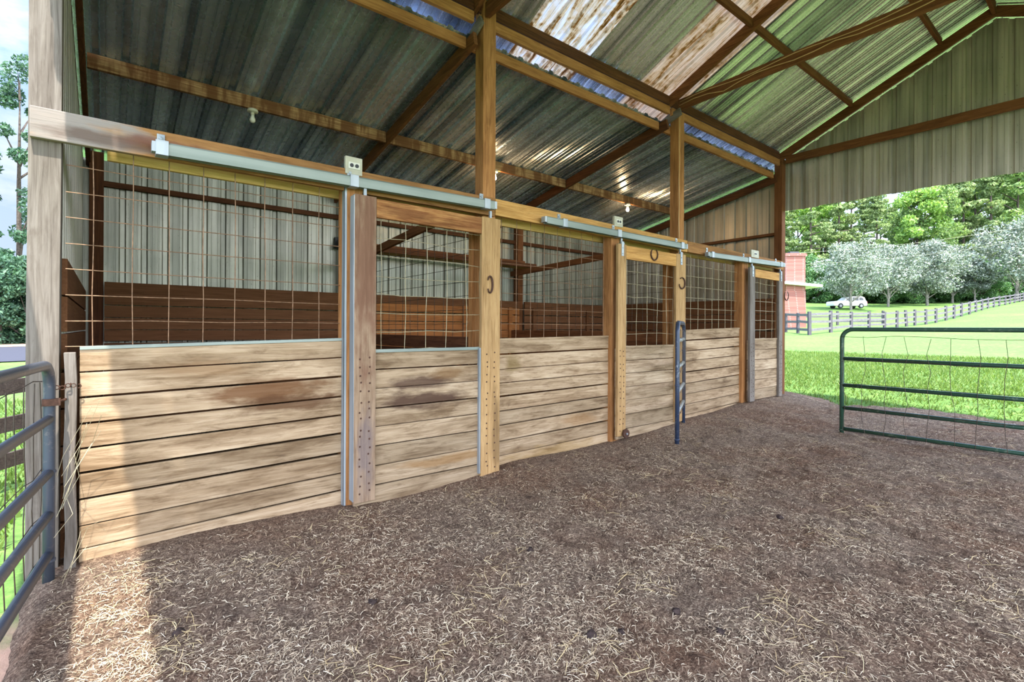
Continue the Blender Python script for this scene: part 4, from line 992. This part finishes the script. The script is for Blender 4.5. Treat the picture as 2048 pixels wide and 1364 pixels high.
# silvery row
SR = [(1702, 76.5, 'silver1', .95, 'silvery tree standing in front of the white car'), (1776, 78, 'silver1', 1.0, 'silvery tree behind the bend of the long fence'), (1855, 80, 'silver2', 1.2, 'silvery tree with a forked pale trunk above the fence'), (1950, 84, 'silver3', 1.0, 'smallest silvery tree at the dark gap in the row'), (2035, 80, 'silver1', 1.32, 'largest silvery tree at the right end of the row'), (1905, 86, 'silver2', 1.05, 'silvery tree set back beside the dark trunk')]
for i, (u, d, k, s, lab) in enumerate(SR):
    dd = 71 if i == 0 else d
    c = at(u, 600, D=dd); plant(k, c[0], c[1], 'silvery_tree', lab, 'silvery trees along the top of the lawn', s, i * 1.3)
# forest behind
random.seed(5)
KN = {'forest1': 'broad mid green tree in the wood behind the lawn', 'forest2': 'bright light green tree in the wood behind the lawn', 'pine1': 'tall pine with tiered branches in the wood behind the lawn', 'pine2': 'shorter pine with tiered branches in the wood behind the lawn', 'under': 'dark low tree at the foot of the wood'}
NM = {'forest1': 'broadleaf_tree', 'forest2': 'bright_tree', 'pine1': 'pine_tree', 'pine2': 'short_pine', 'under': 'understory_tree'}
FR = [(1570, 96, 'pine2', 1.0), (1596, 104, 'forest2', .95), (1622, 94, 'pine1', .92), (1650, 106, 'forest2', 1.0), (1676, 97, 'pine2', 1.08), (1702, 100, 'pine1', .95), (1728, 108, 'pine2', 1.02), (1752, 95, 'pine1', .84), (1784, 112, 'pine2', .85), (1808, 104, 'forest1', .78), (1836, 98, 'forest2', 1.06), (1866, 98, 'forest1', .98), (1898, 106, 'pine1', 1.05), (1925, 98, 'pine2', 1.15), (1950, 104, 'forest1', 1.1), (1980, 96, 'pine1', 1.05), (2008, 106, 'forest1', 1.15), (2036, 96, 'forest1', 1.1), (2064, 102, 'forest1', 1.2), (2092, 98, 'forest2', 1.2), (1540, 100, 'forest1', 1.0), (1640, 112, 'forest1', 1.0), (1760, 116, 'forest1', .9), (1910, 114, 'forest2', 1.1), (1985, 116, 'forest1', 1.25)]
for i, (u, d, k, s) in enumerate(FR):
    c = at(u, 600, D=d); plant(k, c[0], c[1], NM[k], KN[k], NM[k].replace('_', ' ') + 's of the wood', s, i * .7)
for i in range(20):
    u = 1555 + i * 27; c = at(u, 600, D=88 + (i * 37 % 5)); plant('under', c[0], c[1], 'understory_tree', KN['under'], 'understory trees of the wood', .8 + .25 * ((i * 7) % 5) / 4, i * 1.1)
# left side
c = at(38, 640, D=40); plant('lone', c[0], c[1], 'lone_tree', 'tall sparse tree against the sky left of the corner post', None, 1.0, 1.0)
for i, (u, d, s, lab) in enumerate(((2, 33, 1.0, 'dark bush at the left edge beyond the road'), (30, 35, .95, 'dark bush beneath the tall sparse tree'), (60, 34, 1.02, 'dark bush behind the corner post'), (-30, 34, 1.0, 'dark bush beyond the left edge of the road'))):
    c = at(u, 640, D=d); plant('bush', c[0], c[1], 'roadside_bush', lab, 'dark bushes beyond the road', s, i * 1.7, cat='bush')
# road and verge on the left
fw_l = at(25, 650, D=1.0) - np.array([0, 0, EYE]); fw_l[2] = 0; fw_l /= np.linalg.norm(fw_l); rt_l = np.array([fw_l[1], -fw_l[0], 0])
def strip(name, d0, d1, mat, dz):
    m = MB(); n = 24; V = []; Q = []
    for i in range(n + 1):
        s = -30 + 50 * i / n
        for d in (d0, d1):
            P = fw_l * d + rt_l * s; V.append((P[0], P[1], gz(P[0], P[1]) + dz))
    for i in range(n): Q.append((i * 2, i * 2 + 2, i * 2 + 3, i * 2 + 1))
    m.raw(V, Q); return tag(m.build(name, mat), None, None, None, 'structure')
strip('road', 28.5, 43, M['asphalt'], .04); strip('ground', 43, 47, M['dirt'], .05)
# dark board fence outside the near gate
a = at(70, 700, D=5.0); b = at(-60, 700, D=4.4)
be = empty('board_fence', (a[0], a[1], 0), 'dark three-board fence outside the near corner post', 'fence')
for z in (.93, .58, .24): MB().beam((a[0], a[1], z), (b[0], b[1], z - .02), .03, .14).build('board', M['board_fence'], be, bevel=.003)
for t in (1.0, -.02): 
    x, y = a[0] + (b[0] - a[0]) * t, a[1] + (b[1] - a[1]) * t
    MB().box(x - .06, x + .06, y - .06, y + .06, -.2, 1.1).build('post', M['board_fence'], be, bevel=.004)
# power lines
for (u0, v0, d0), (u1, v1, d1), lab in (((1560, 508, 60), (2060, 452, 60), 'upper power line crossing in front of the wood'), ((1606, 529, 60), (2060, 478, 66), 'lower power line leaving the chimney')):
    A, B = at(u0, v0, D=d0), at(u1, v1, D=d1)
    tag(MB().tube([A + (B - A) * t - np.array([0, 0, .5 * math.sin(math.pi * t)]) for t in np.linspace(0, 1, 12)], .009, 5).build('power_line', M['ivory']), lab, 'power line', 'power lines')

# ------------------------------------------------------------------ light
sun = bpy.data.objects.new('sun', bpy.data.lights.new('sun', 'SUN')); COL.objects.link(sun)
d = Vector((.135, .45, -1)).normalized(); sun.rotation_euler = d.to_track_quat('-Z', 'Y').to_euler(); sun.location = (0, 0, 20)
sun.data.energy = 4.2; sun.data.angle = .012; sun.data.color = (1.0, .95, .86)
wd = bpy.data.worlds.new('sky'); S.world = wd; wd.use_nodes = True; t = wd.node_tree; t.nodes.clear()
out = t.nodes.new('ShaderNodeOutputWorld'); bg = t.nodes.new('ShaderNodeBackground'); tc = t.nodes.new('ShaderNodeTexCoord')
sep = t.nodes.new('ShaderNodeSeparateXYZ'); t.links.new(tc.outputs['Generated'], sep.inputs[0])
gr_ = t.nodes.new('ShaderNodeValToRGB'); gr_.color_ramp.elements[0].position = .0; gr_.color_ramp.elements[0].color = (.62, .74, .92, 1); gr_.color_ramp.elements[1].position = .6; gr_.color_ramp.elements[1].color = (.16, .36, .80, 1)
t.links.new(sep.outputs[2], gr_.inputs[0])
mp = t.nodes.new('ShaderNodeMapping'); mp.inputs['Scale'].default_value = (2.2, 2.2, 5.0); t.links.new(tc.outputs['Generated'], mp.inputs[0])
nz = t.nodes.new('ShaderNodeTexNoise'); nz.inputs['Scale'].default_value = 1.4; nz.inputs['Detail'].default_value = 7; nz.inputs['Roughness'].default_value = .6; t.links.new(mp.outputs[0], nz.inputs[0])
cr = t.nodes.new('ShaderNodeValToRGB'); cr.color_ramp.elements[0].position = .50; cr.color_ramp.elements[1].position = .70; t.links.new(nz.outputs[0], cr.inputs[0])
mx = t.nodes.new('ShaderNodeMix'); mx.data_type = 'RGBA'; t.links.new(cr.outputs[0], mx.inputs[0]); t.links.new(gr_.outputs[0], mx.inputs[6]); mx.inputs[7].default_value = (.9, .93, .98, 1)
dt = t.nodes.new('ShaderNodeVectorMath'); dt.operation = 'DOT_PRODUCT'; t.links.new(tc.outputs['Generated'], dt.inputs[0]); dt.inputs[1].default_value = (-.1, -.78, .62)
mr = t.nodes.new('ShaderNodeMapRange'); mr.interpolation_type = 'SMOOTHSTEP'; t.links.new(dt.outputs['Value'], mr.inputs[0])
for i_, v_ in enumerate((-.75, .95, .38, 2.9)): mr.inputs[i_ + 1].default_value = v_
t.links.new(mr.outputs[0], bg.inputs[1])
hz_ = t.nodes.new('ShaderNodeMapRange'); t.links.new(dt.outputs['Value'], hz_.inputs[0])
for i_, v_ in enumerate((-.1, .9, 0, .7)): hz_.inputs[i_ + 1].default_value = v_
mh = t.nodes.new('ShaderNodeMix'); mh.data_type = 'RGBA'; t.links.new(hz_.outputs[0], mh.inputs[0]); t.links.new(mx.outputs[2], mh.inputs[6]); mh.inputs[7].default_value = (.70, .71, .75, 1)
t.links.new(mh.outputs[2], bg.inputs[0]); t.links.new(bg.outputs[0], out.inputs[0])
